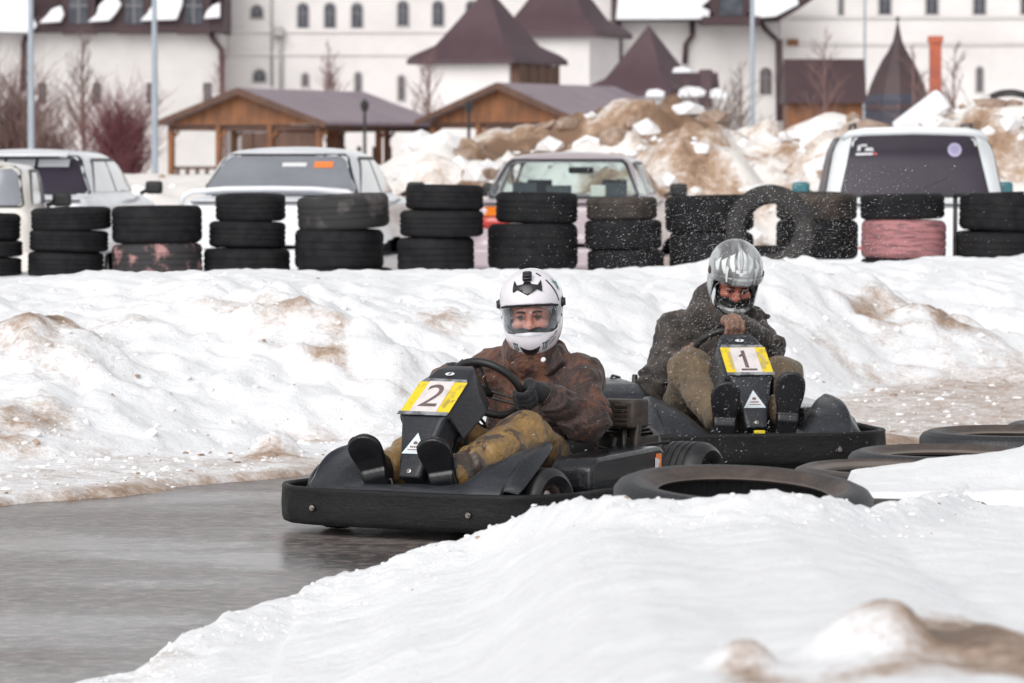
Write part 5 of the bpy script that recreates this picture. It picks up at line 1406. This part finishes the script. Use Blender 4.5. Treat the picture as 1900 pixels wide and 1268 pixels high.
pipe([(522,60),(522,165)], 267.7, .12, bm_, 'frame'); pipe([(505,-20),(505,160)], 267.9, .10, bm_, 'frame')
b = MB(); q = W(518,60,267.6); b.box(tuple(q), (.35,.3,.3)); b.build('lamp_head', M['frame'], bm_, bev=.1)
rel(None, bm_)

# left wing with dormers in a dark roof
bl = empty('monastery_wing', (W(200,0,262).x, 262, 0)); tag(bl, 'white left wing with dark dormered roof half covered in snow', 'building')
wall_box('wall', -260, 411, 62, 262, 12, M['wall_grey'], bl)
a = W(-260,62,262); c = W(412,62,262)
b = MB(); b.prism([(-1.0,0),(-.9,.9),(5.5,7.5),(11.5,.9),(11.5,0)], 0, c.x-a.x+.2, Matrix(((0,0,1,a.x),(1,0,0,262),(0,1,0,a.z+.05),(0,0,0,1)))); rf = b.build('roof', M['roof_dark'], bl)
for x in (150, 252, 362):
    p = W(x, 22, 261.6); b = MB(); b.box((p.x, 263, p.z+.2), (1.0,2.0,1.6)); b.prism([(-1.4,1.75),(1.4,1.75),(0,3.4)], -2.6, 2, Matrix(((1,0,0,p.x),(0,0,1,263),(0,1,0,p.z),(0,0,0,1)))); dm = b.build('dormer', M['roof_dark'], bl)
    b = MB(); b.box((p.x, 260.95, p.z+.3), (.55,.05,1.1)); pn_ = b.build('pane', M['pane'], dm)
    b = MB(); b.box((p.x, 260.88, p.z+.3), (.05,.03,1.1)); b.box((p.x, 260.86, p.z+.3), (.55,.03,.05)); b.build('glazing_bar', M['bar'], dm)
for pts in ([(-60,62),(60,64),(72,50),(60,30),(62,-30),(-60,-30)], [(75,46),(115,44),(122,30),(116,14),(100,20),(88,34)], [(165,44),(205,42),(218,28),(228,12),(222,2),(200,0),(186,14),(182,30)], [(262,42),(330,40),(340,14),(345,-20),(300,-24),(288,8),(276,28)], [(380,38),(410,36),(410,8),(396,14),(386,24)]):
    blob('roof_snow', [(x, y-2) for x, y in pts], 260.7, M['snow_patch'], rf, .35)
for x in (80, 181, 281, 386): window(x-8, x+8, 154, 194, 262, bl, False, 'pane_brown', 'wall_white')
pipe([(392,62),(398,76),(412,92),(414,175)], 261.6, .17, bl); pipe([(52,66),(46,80),(44,170)], 261.6, .17, bl)
rel(None, bl)

# tower roofs
def tower(px, D, side, rot, py_eave, py_apex, label, wallmat='wall_white', flare=1.0, porch=False, top=.16, ov=.62):
    e = W(px, py_eave, D); ap = W(px, py_apex, D)
    root = empty('tower', (e.x, D, 0), rot); tag(root, label, 'tower', 'towers with pyramid roofs')
    h = e.z; H = ap.z-e.z; s = side/2
    b = MB(); b.box((0,0,h/2-.3), (s,s,h/2+.3)); b.build('wall', M[wallmat], root)
    b = MB(); ring = [(s+ov, 0-.25), (s+ov, .0), (s+ov*.55, H*.07), (s*.80, H*.20), (s*.42, H*.58), (.02, H)]
    vs = []; 
    for r, z in ring: vs += [(sx*r, sy*r, h+z) for sx, sy in ((-1,-1),(1,-1),(1,1),(-1,1))]
    fs = [(i*4+j, i*4+(j+1) % 4, (i+1)*4+(j+1) % 4, (i+1)*4+j) for i in range(5) for j in range(4)]+[(3,2,1,0)]
    b.add(vs, fs); b.build('roof', M['roof_plum'], root)
    if porch:
        b = MB(); b.box((s+.25, 0, h-1.3), (.25, s*.9, 1.0)); b.build('balcony', M['timber_dark'], root)
        b = MB(); [b.box((s+.52, y, h-1.2), (.05,.10,1.2)) for y in np.linspace(-s*.85, s*.85, 5)]; b.build('balcony_rail', M['timber_dark'], root)
    return root
tower(905, 236, 5.3, R(-27), 113, -22, 'white tower with plum pyramid roof behind the right gazebo, timber balcony', porch=True)
tower(1040, 252, 5.4, R(-20), 64, -75, 'white tower behind the front one, its plum roof cut by the frame top', porch=False)
tt = tower(1203, 226, 4.2, R(-30), 172, 48, 'small low tower with steep plum roof, right of centre above dirty snow', top=.2)
# low roof beside it
bx = empty('outbuilding', (W(1285,0,224).x, 224, 0)); tag(bx, 'low plum-roofed annex with snow patches beside the small tower', 'building')
wall_box('wall', 1240, 1322, 182, 224, 5, M['wall_grey'], bx)
a = W(1240,182,224); c = W(1335,182,224); b = MB(); b.prism([(-.5,0),(-.4,.2),(2.2,1.35),(5,.2),(5,0)], 0, c.x-a.x, Matrix(((0,0,1,a.x),(1,0,0,224),(0,1,0,a.z),(0,0,0,1)))); rf = b.build('roof', M['roof_plum'], bx)
b = MB(); p = W(1312,150,222); b.box((p.x, 224, p.z-.4), (.35,.4,1.0)); b.build('chimney', M['roof_plum'], bx, bev=.1)
for pts in ([(1256,181),(1304,180),(1310,170),(1296,163),(1272,161),(1260,168)], [(1316,183),(1350,184),(1346,172),(1330,164),(1318,168)], [(1196,180),(1230,181),(1234,172),(1220,166),(1202,168)], [(1246,136),(1284,135),(1280,129),(1262,125),(1250,127)]): blob('roof_snow', pts, 222.6, M['snow_patch'], rf, .3)
rel(None, bx)

# middle wing
bw_ = empty('monastery_wing', (W(1290,0,262).x, 262, 0)); tag(bw_, 'grey-white wing right of centre, snow-covered roof with one dark dormer', 'building')
wall_box('wall', 1137, 1444, 41, 262, 12, M['wall_grey'], bw_)
a = W(1137,41,262); c = W(1444,41,262); b = MB(); b.prism([(-.8,0),(-.75,.3),(5.5,7.5),(11.5,.3),(11.5,0)], 0, c.x-a.x, Matrix(((0,0,1,a.x),(1,0,0,262),(0,1,0,a.z+.02),(0,0,0,1)))); rf = b.build('roof', M['roof_dark'], bw_)
blob('roof_snow', [(1142,38),(1320,37),(1326,26),(1300,14),(1318,0),(1318,-40),(1150,-40)], 260.6, M['snow_patch'], rf, .4); blob('roof_snow', [(1376,38),(1438,32),(1480,10),(1470,-40),(1400,-40),(1396,10)], 260.6, M['snow_patch'], rf, .4)
p = W(1354,16,261); b = MB(); b.box((p.x, 262, p.z), (1.3,1.8,.9)); b.box((p.x, 261.6, p.z-.8), (1.75,1.9,.25)); dm = b.build('dormer', M['roof_dark'], bw_)
b = MB(); b.box((p.x, 260.15, p.z+.1), (.7,.05,.6)); b.build('pane', M['pane'], dm)
window(1409, 1431, 126, 176, 262, bw_, True, 'pane_brown', 'wall_grey')
pipe([(1284,42),(1284,66),(1272,84),(1270,120)], 261.6, .17, bw_); pipe([(1408,40),(1420,56),(1440,74)], 261.6, .15, bw_); pipe([(1444,74),(1446,225)], 261.4, .22, bw_); pipe([(1145,40),(1148,150)], 261.5, .25, bw_)
rel(None, bw_)
# right block
br = empty('monastery_building', (W(1700,0,268).x, 268, 0)); tag(br, 'white block on the right with a row of small dark windows under the frame top', 'building')
wall_box('wall', 1446, 2250, -170, 267, 14, M['wall_white'], br)
for x in (1640,1727,1815,1903): window(x-10, x+10, -20, 27, 267, br, False)
window(1556, 1562, -20, 30, 267, br, False); window(1811, 1821, 126, 170, 267, br, True, 'pane_brown')
for y in (33, 82): 
    a = W(1446, y, 267); c = W(2250, y, 267); b = MB(); b.box(((a.x+c.x)/2, 266.95, a.z), ((c.x-a.x)/2,.09,.10)); b.build('string_course', M['wall_grey'], br)
b = MB(); b.tube([W(1395,40,265), W(1440,32,265), W(1475,12,265), W(1520,-18,265)], .28, 8); b.build('gutter', M['roof_dark'], br)
b = MB(); p = W(1470,80,266.8); b.box(tuple(p), (.35,.08,.2)); b.build('lamp_head', M['timber'], br, bev=.05)
rel(None, br)

# brown-roofed hut, spire, brick chimney
hut = empty('hut', (W(1530,0,150).x, 150, 0)); tag(hut, 'timber hut with plain brown roof, orange boards above the dirty snow', 'hut')
wall_box('wall', 1462, 1600, 190, 150, 3, M['timber'], hut)
a = W(1456,192,150); c = W(1606,192,150); b = MB(); b.prism([(-.35,0),(-.3,.08),(.9,1.55),(3.2,.08),(3.2,0)], 0, c.x-a.x, Matrix(((0,0,1,a.x),(1,0,0,150),(0,1,0,a.z),(0,0,0,1)))); o = b.build('roof', M['roof_dark'], hut)
rel(None, hut)
p = W(1664,0,142); sp = empty('chapel', (p.x, 142, 0)); tag(sp, 'dark chapel with a thin pointed bell-shaped spire right of the hut', 'chapel')
prof = [(62,238),(62,205),(57,180),(50,158),(40,135),(29,113),(17,95),(9,78),(5,60),(1,40)]
b = MB(); b.lathe([(r*142/FPX, CAM_H-(y-HORIZON)*142/FPX) for r, y in prof[1:]], 12); b.build('spire', M['spire_dark'], sp, ang=20)
b = MB(); b.lathe([(60*142/FPX,-.2),(60*142/FPX, CAM_H-(196-HORIZON)*142/FPX),(61*142/FPX, CAM_H-(188-HORIZON)*142/FPX),(56*142/FPX, CAM_H-(176-HORIZON)*142/FPX)], 12); b.build('wall', M['spire_blue'], sp, ang=20)
b = MB(); b.lathe([(0,CAM_H-(40-HORIZON)*142/FPX+.15),(.06,CAM_H-(40-HORIZON)*142/FPX+.1),(.06,CAM_H-(40-HORIZON)*142/FPX)], 8); b.build('finial', M['spire_dark'], sp)
p = W(1734,0,152); ch = empty('brick_chimney', (p.x, 152, 0)); tag(ch, 'orange brick chimney standing right of the dark spire', 'chimney')
zt = CAM_H-(68-HORIZON)*152/FPX
b = MB(); b.box((0,0,zt/2-.1), (.20,.20,zt/2)); b.build('shaft', M['brick_orange'], ch); b = MB(); b.box((0,0,zt-.12), (.25,.25,.12)); b.build('cap', M['brick_orange'], ch)

# slab of clean snow on the heap
q = W(1708,214,54.2); b = MB(); b.box((0,0,0), (.13,.16,.36)); o = b.build('snow_slab', M['snow_patch'], None, bev=.04); o.location = q; o.rotation_euler = (R(10), R(52), R(10))
tag(o, 'clean white slab of packed snow sticking up behind the off-road car', 'snow block')

# metal arch on the right
b = MB(); D = 90; b.tube([W(1872+58*math.cos(t), 212-42*math.sin(t), D) for t in [math.pi*k/16 for k in range(17)]], .045, 8)
b.tube([W(1872+50*math.cos(t), 205-28*math.sin(t), D+.6) for t in [math.pi*k/16 for k in range(17)]], .03, 8)
o = b.build('metal_arch', M['black_steel'], None, smooth=True); tag(o, 'thin dark metal arch above the snow at the right edge', 'arch')

# gazebos
def gazebo(px, py_peak, py_eave, D, w_, L, rot, label, closed):
    pk = W(px, py_peak, D); ez = W(px, py_eave, D).z
    root = empty('gazebo', (pk.x, D, 0), rot); tag(root, label, 'gazebo', 'timber gazebos with lilac metal roofs')
    h = w_/2; H = pk.z
    # roof: two slopes with overhang and thickness
    b = MB(); b.prism([(-h-.3,ez-.12),(-h-.3,ez-.02),(0,H),(h+.3,ez-.02),(h+.3,ez-.12),(0,H-.12)], -.35, L, Matrix(((1,0,0,0),(0,0,1,0),(0,1,0,0),(0,0,0,1)))); b.build('roof', M['roof_lilac'], root)
    # gable boarding and barge boards
    b = MB(); b.prism([(-h,ez-.10),(h,ez-.10),(0,H-.16)], .0, .08, Matrix(((1,0,0,0),(0,0,1,0),(0,1,0,0),(0,0,0,1)))); b.build('gable', M['timber'], root)
    b = MB()
    for s in (-1, 1): b.prism([(s*(h+.32),ez-.22),(s*(h+.32),ez-.03),(0,H+.01),(0,H-.22)], -.42, -.352, Matrix(((1,0,0,0),(0,0,1,0),(0,1,0,0),(0,0,0,1))))
    b.build('barge_board', M['timber_dark'], root)
    for x in (-h+.15, -h*.33, h*.33, h-.15):
        for y in (0.1, L*.5, L-.2):
            b = MB(); b.box((x, y, (ez-.12)/2), (.085,.085,(ez-.12)/2)); b.box((x+.16, y, ez-.42), (.16,.04,.04), rot=(0,R(-45),0)); b.build('post', M['timber'], root)
    b = MB(); 
    for y in (0.1, L-.2): b.box((0,y+.1,ez-.2), (h,.07,.09))
    for x in (-h+.15, h-.15): b.box((x,L/2,ez-.195), (.07,L/2,.085))
    b.build('beam', M['timber_dark'], root)
    for x0, x1, y0 in closed:
        b = MB(); b.box(((x0+x1)/2, y0, (ez-.35)/2), ((x1-x0)/2,.05,(ez-.35)/2)); b.build('panel', M['timber_dark'], root)
    for y in (.1, L-.2):
        b = MB()
        for x in np.arange(-h+.3, h, .36): b.box((x, y+.15, .55), (.055,.03,.55))
        b.box((0,y+.2,1.05), (h,.04,.05)); b.build('railing', M['timber_dark'], root)
    for x in np.arange(-h+.55, -h*.1, .52):
        b = MB(); b.box((x, L-.25, (ez-.3)/2), (.06,.06,(ez-.3)/2)); b.build('slat', M['timber_dark'], root)
    for k in range(8):
        b = MB(); b.box((h-.05, .5+k*(L-.9)/7, .9), (.05,.06,.85)); b.build('slat', M['timber_dark'], root)
    return root
gazebo(452, 164, 226, 140, 5.7, 9.0, R(-24), 'left timber gazebo with lilac roof, dark boarded front under its gable', [(.3,2.6,.2),(-.2,.2,.3)])
gazebo(932, 154, 222, 142, 5.5, 8.5, R(-27), 'right timber gazebo with lilac roof, partly hidden by dirty snow heaps', [(-.3,2.4,.4)])

# posts and lamp posts
def pole(px, py0, D, r0, r1, label, mat='galv', name='lamp_post', cat='lamp post'):
    root = empty(name, (W(px,0,D).x, D, 0)); tag(root, label, cat)
    top = CAM_H-(py0-HORIZON)*D/FPX
    b = MB(); b.lathe([(0,0),(r0*1.6,0),(r0*1.6,.25),(r0,.3),(r0,top*.35),(r1,top),(0,top)], 16); b.build('pole', M[mat], root)
    b = MB(); b.tube([(0,0,top-.1),(.0,-.3,top+.3),(0,-1.3,top+.45)], r1*.7, 8); b.box((0,-1.6,top+.45), (.12,.35,.06)); b.build('lamp_head', M[mat], root)
    return root
pole(59, -60, 110, .085, .065, 'grey steel lamp post at the left, behind the white hatchback')
pole(288, -60, 114, .085, .065, 'grey steel lamp post between the red bushes and the left gazebo')
pole(1395, -60, 118, .07, .055, 'pale blue-grey lamp post right of centre, against the grey wing')
pole(1603, -60, 160, .06, .045, 'thinnest grey lamp post, beside the hut and spire')
def lantern(px, py0, D, label):
    root = empty('lantern_post', (W(px,0,D).x, D, 0)); tag(root, label, 'lantern post'); top = CAM_H-(py0-HORIZON)*D/FPX
    b = MB(); b.lathe([(0,0),(.09,0),(.09,.3),(.05,.4),(.045,top-.3),(0,top-.3)], 12); b.build('pole', M['black_steel'], root)
    b = MB(); b.lathe([(.05,top-.32),(.10,top-.28),(.13,top-.1),(.03,top),(0,top+.05)], 8); b.build('lantern', M['black_steel'], root)
lantern(677, 186, 120, 'black lantern post in front of the left gazebo roof'); lantern(870, 188, 122, 'black lantern post in front of the right gazebo gable')
o = MB(); o.tube([W(1772,362,31.9), W(1772,500,31.9)], .017, 10); o.tube([W(1768,362,31.88), W(1900,358,31.88)], .012, 8); q = o.build('fence_post', M['black_steel'], None, smooth=True); tag(q, 'thin dark metal post with top rail among the stacked tyres on the right', 'post')

# bare trees and bushes
def grow(b, p, d, L, r, lev, rng, spread=.5, n=5, up=.25, seg=3, nk=3):
    pts = [p]; q = p.copy(); dd = d.copy()
    for i in range(seg):
        dd = (dd+Vector((rng.uniform(-1,1), rng.uniform(-1,1), rng.uniform(-.4,1)))*.12*spread*2+Vector((0,0,up*.1))).normalized(); q = q+dd*L/seg; pts.append(q.copy())
    b.tube(pts, [r*1.5*(1-.55*i/seg) for i in range(seg+1)], 5, cap=False)
    if lev <= 0: return
    for k in range(n):
        t = .25+.75*(k+rng.random())/n; i = min(int(t*seg), seg-1); o_ = pts[i].lerp(pts[i+1], t*seg-i)
        a = rng.uniform(0, 2*math.pi); nd = (d*(.75)+Vector((math.cos(a), math.sin(a), .15))*spread*1.5).normalized()
        grow(b, o_, nd, L*rng.uniform(.42,.62), r*.42, lev-1, rng, spread, nk, up)
def tree(px, py_base, py_top, D, label, seed, mat='bark', r=.07, spread=.5, n=9, lev=3, cat='tree', name='bare_tree', group=None):
    rng = random.Random(seed); base = W(px, 300, D); base.z = 0; top = CAM_H-(py_top-HORIZON)*D/FPX
    root = empty(name, base); tag(root, label, cat, group)
    b = MB(); b.tube([(0,0,-.1),(.03,0,top*.35),(-.03,.02,top*.7),(0,0,top*.95)], [r,r*.8,r*.5,r*.15], 8); b.build('trunk', M[mat], root, smooth=True)
    b = MB()
    for k in range(n*2):
        t = .22+.74*(k+rng.random())/(n*2); a = rng.uniform(0, 6.28)
        grow(b, Vector((0,0,top*t)), Vector((math.cos(a)*spread, math.sin(a)*spread, .8)).normalized(), top*.34*(1.15-t), r*.35*(1.1-t*.6), lev-1, rng, spread, 4)
    b.build('crown', M[mat], root, smooth=True)
def bush(px, py_top, D, wpx, label, seed, mat, n=60, cat='bush'):
    rng = random.Random(seed); base = W(px, 300, D); base.z = 0; top = CAM_H-(py_top-HORIZON)*D/FPX; ww = wpx*D/FPX/2
    root = empty('bush', base); tag(root, label, cat); b = MB()
    for k in range(n):
        a = rng.uniform(0, 6.28); rr = rng.random()**.5; d = Vector((math.cos(a)*rr*ww/top*.8, math.sin(a)*rr*ww/top*.8, 1)).normalized()
        grow(b, Vector((math.cos(a)*rr*ww*.25, math.sin(a)*rr*ww*.25, 0)), d, top*rng.uniform(.6,.95), .022, 2, rng, .5, 5)
    b.build('branches', M[mat], root, smooth=True)
tree(155, 300, 62, 150, 'tall slender bare tree in front of the left wing', 3, r=.10)
tree(612, 170, 85, 230, 'bare brown tree growing behind the left gazebo roof', 5, 'twig_brown', r=.12, spread=.4)
tree(796, 170, 95, 225, 'bare brown tree left of the right gazebo', 6, 'twig_brown', r=.12, spread=.5)
tree(418, 170, 90, 235, 'small bare tree at the corner of the left wing downpipe', 9, 'twig_brown', r=.10, spread=.35, n=6)
tree(1375, 240, 118, 125, 'bare grey tree beside the pale lamp post', 11, r=.06, spread=.6)
tree(1530, 240, 60, 128, 'bare twiggy tree in front of the hut roof', 12, 'twig_brown', r=.06, spread=.55, n=8)
tree(1770, 240, 78, 130, 'bare tree behind the orange brick chimney', 13, 'twig_brown', r=.06, spread=.55, n=8)
tree(1695, 240, 85, 128, 'bare tree between spire and chimney', 14, 'twig_brown', r=.06, spread=.55, n=7)
bush(225, 205, 118, 110, 'dense dark red bush left of the second lamp post', 21, 'twig_red', 85)
bush(20, 165, 120, 130, 'brown bare bush at the left edge', 22, 'twig_brown', 80)
bush(90, 235, 112, 60, 'low red-brown bush between the left lamp post and slender tree', 23, 'twig_brown', 35)
bush(1330, 190, 115, 60, 'low grey bare bush above the dirty snow, left of pale lamp post', 24, 'bark', 22)
# ------------------------------------------------------------------ spray of slush thrown up by the leading kart
M['droplet'] = basic('droplet', (.80,.81,.83), .3)
def spray(name, n, fn, seed, label):
    rng = np.random.default_rng(seed); V = []; F = []; c = 0; pts = fn(rng, n)
    for p, s in pts:
        d = rng.normal(size=3)*.35+np.array((.8,.1,.55)); d /= np.linalg.norm(d); L = s*rng.uniform(2, 6)
        a = np.cross(d, (0,1,.3)); a /= np.linalg.norm(a); e = np.cross(a, d)
        V += [p-d*L, p+a*s*.5, p-a*s*.25+e*s*.43, p-a*s*.25-e*s*.43, p+d*L]
        F += [(c,c+2,c+1),(c,c+3,c+2),(c,c+1,c+3),(c+4,c+1,c+2),(c+4,c+2,c+3),(c+4,c+3,c+1)]; c += 5
    o = mobj(name, V, F, M['droplet'], None, False); tag(o, label, 'spray', kind='stuff'); return o
def cloud(rng, n):
    out = []
    while len(out) < n:
        y = rng.uniform(16.6, 20.5); px = rng.normal(1400, 175); py = rng.normal(540, 150)
        if px < 880 or px > 2000 or py < 300 or py > 850: continue
        z = CAM_H-(py-HORIZON)*y/FPX
        if z < .03: continue
        out.append((np.array(((px-950)*y/FPX, y, z)), rng.uniform(.0004, .0006)+.0009*rng.random()**4))
    return out
spray('slush_spray', 14000, cloud, 3, 'fine white droplets of slush flying around the second kart')
def near_spray(rng, n):
    out = []
    while len(out) < n:
        y = rng.uniform(15.0, 17.0); px = rng.uniform(640, 1400); py = rng.normal(760, 110); z = CAM_H-(py-HORIZON)*y/FPX
        if z < .03 or z > .9: continue
        out.append((np.array(((px-950)*y/FPX, y, z)), rng.uniform(.0004, .0006)+.0009*rng.random()**4))
    return out
spray('slush_spray', 350, near_spray, 5, 'sparse white droplets flying around the leading kart')

# ------------------------------------------------------------------ loose crumbs of snow, ice and dirt lying on the banks
M['crumb_dirty'] = basic('crumb_dirty', (.40,.30,.24), .8, c2=(.22,.15,.11), scale=12, bmp=.3)
M['crumb_white'] = basic('crumb_white', (.88,.88,.90), .7, c2=(.74,.72,.71), scale=10, bmp=.3)
_ico = bmesh.new(); bmesh.ops.create_icosphere(_ico, subdivisions=1, radius=1); ICV = np.array([v.co[:] for v in _ico.verts]); ICF = np.array([[v.index for v in f.verts] for f in _ico.faces]); _ico.free()
def crumbs(name, n, pick, zf, seed, label, mats, pd):
    rng = np.random.default_rng(seed); VV = []; FF = []; mi = []; c = 0
    pk = np.array([pick(rng) for _ in range(n)]); zz = zf(pk[:, :1].copy(), pk[:, 1:2].copy())[:, 0]
    for k in range(n):
        x, y, s = pk[k]; z = float(zz[k])
        v = ICV*(1+rng.uniform(-.32, .32, (len(ICV), 1)))*np.array((rng.uniform(.7,1.4), rng.uniform(.7,1.4), rng.uniform(.5,.9)))*s
        a = rng.uniform(0, 6.28); ca, sa = math.cos(a), math.sin(a)
        v = np.stack([v[:, 0]*ca-v[:, 1]*sa+x, v[:, 0]*sa+v[:, 1]*ca+y, v[:, 2]+z-s*.05], 1)
        VV.append(v); FF.append(ICF+c); c += len(ICV); mi += [int(rng.random() < pd(x, y))]*len(ICF)
    o = mobj(name, np.concatenate(VV), np.concatenate(FF), mats, None, False, mi); tag(o, label, 'snow crumbs', kind='stuff'); return o
def pk_bank(rng):
    x = rng.uniform(-2.9, 3.2); e = np.interp(x, EX, EY); f = np.interp(x, FX, FY)
    y = rng.uniform(e+.1, f+.5) if rng.random() < .62 else rng.uniform(f, f+4.0)
    return x, y, .005+.020*rng.random()**4
crumbs('snow_crumbs', 2000, pk_bank, bank_z, 11, 'loose crumbs of snow and grit scattered along the foot of the far bank', [M['crumb_white'], M['crumb_dirty']], lambda x, y: .10 if y < np.interp(x, FX, FY) else .04)
def pk_near(rng):
    x = rng.uniform(-1.1, 2.0); rd = np.interp(x, _rx, RD); y = rd+rng.normal(-.10, .22)
    return x, y, .003+.007*rng.random()**3
crumbs('snow_crumbs', 650, pk_near, near_z, 12, 'small grains of snow lying on the crest of the near bank', [M['crumb_white'], M['crumb_dirty']], lambda x, y: .03)
def pk_heap(rng):
    y = rng.uniform(48.5, 55); x = rng.uniform(-1.3, 7.5) if rng.random() < .9 else rng.uniform(-7, -1)
    return x, y, .05+.22*rng.random()**3
crumbs('snow_lumps', 420, pk_heap, heap_z, 13, 'broken chunks of dirty snow lying over the heap behind the cars', [M['crumb_white'], M['crumb_dirty']], lambda x, y: .42)
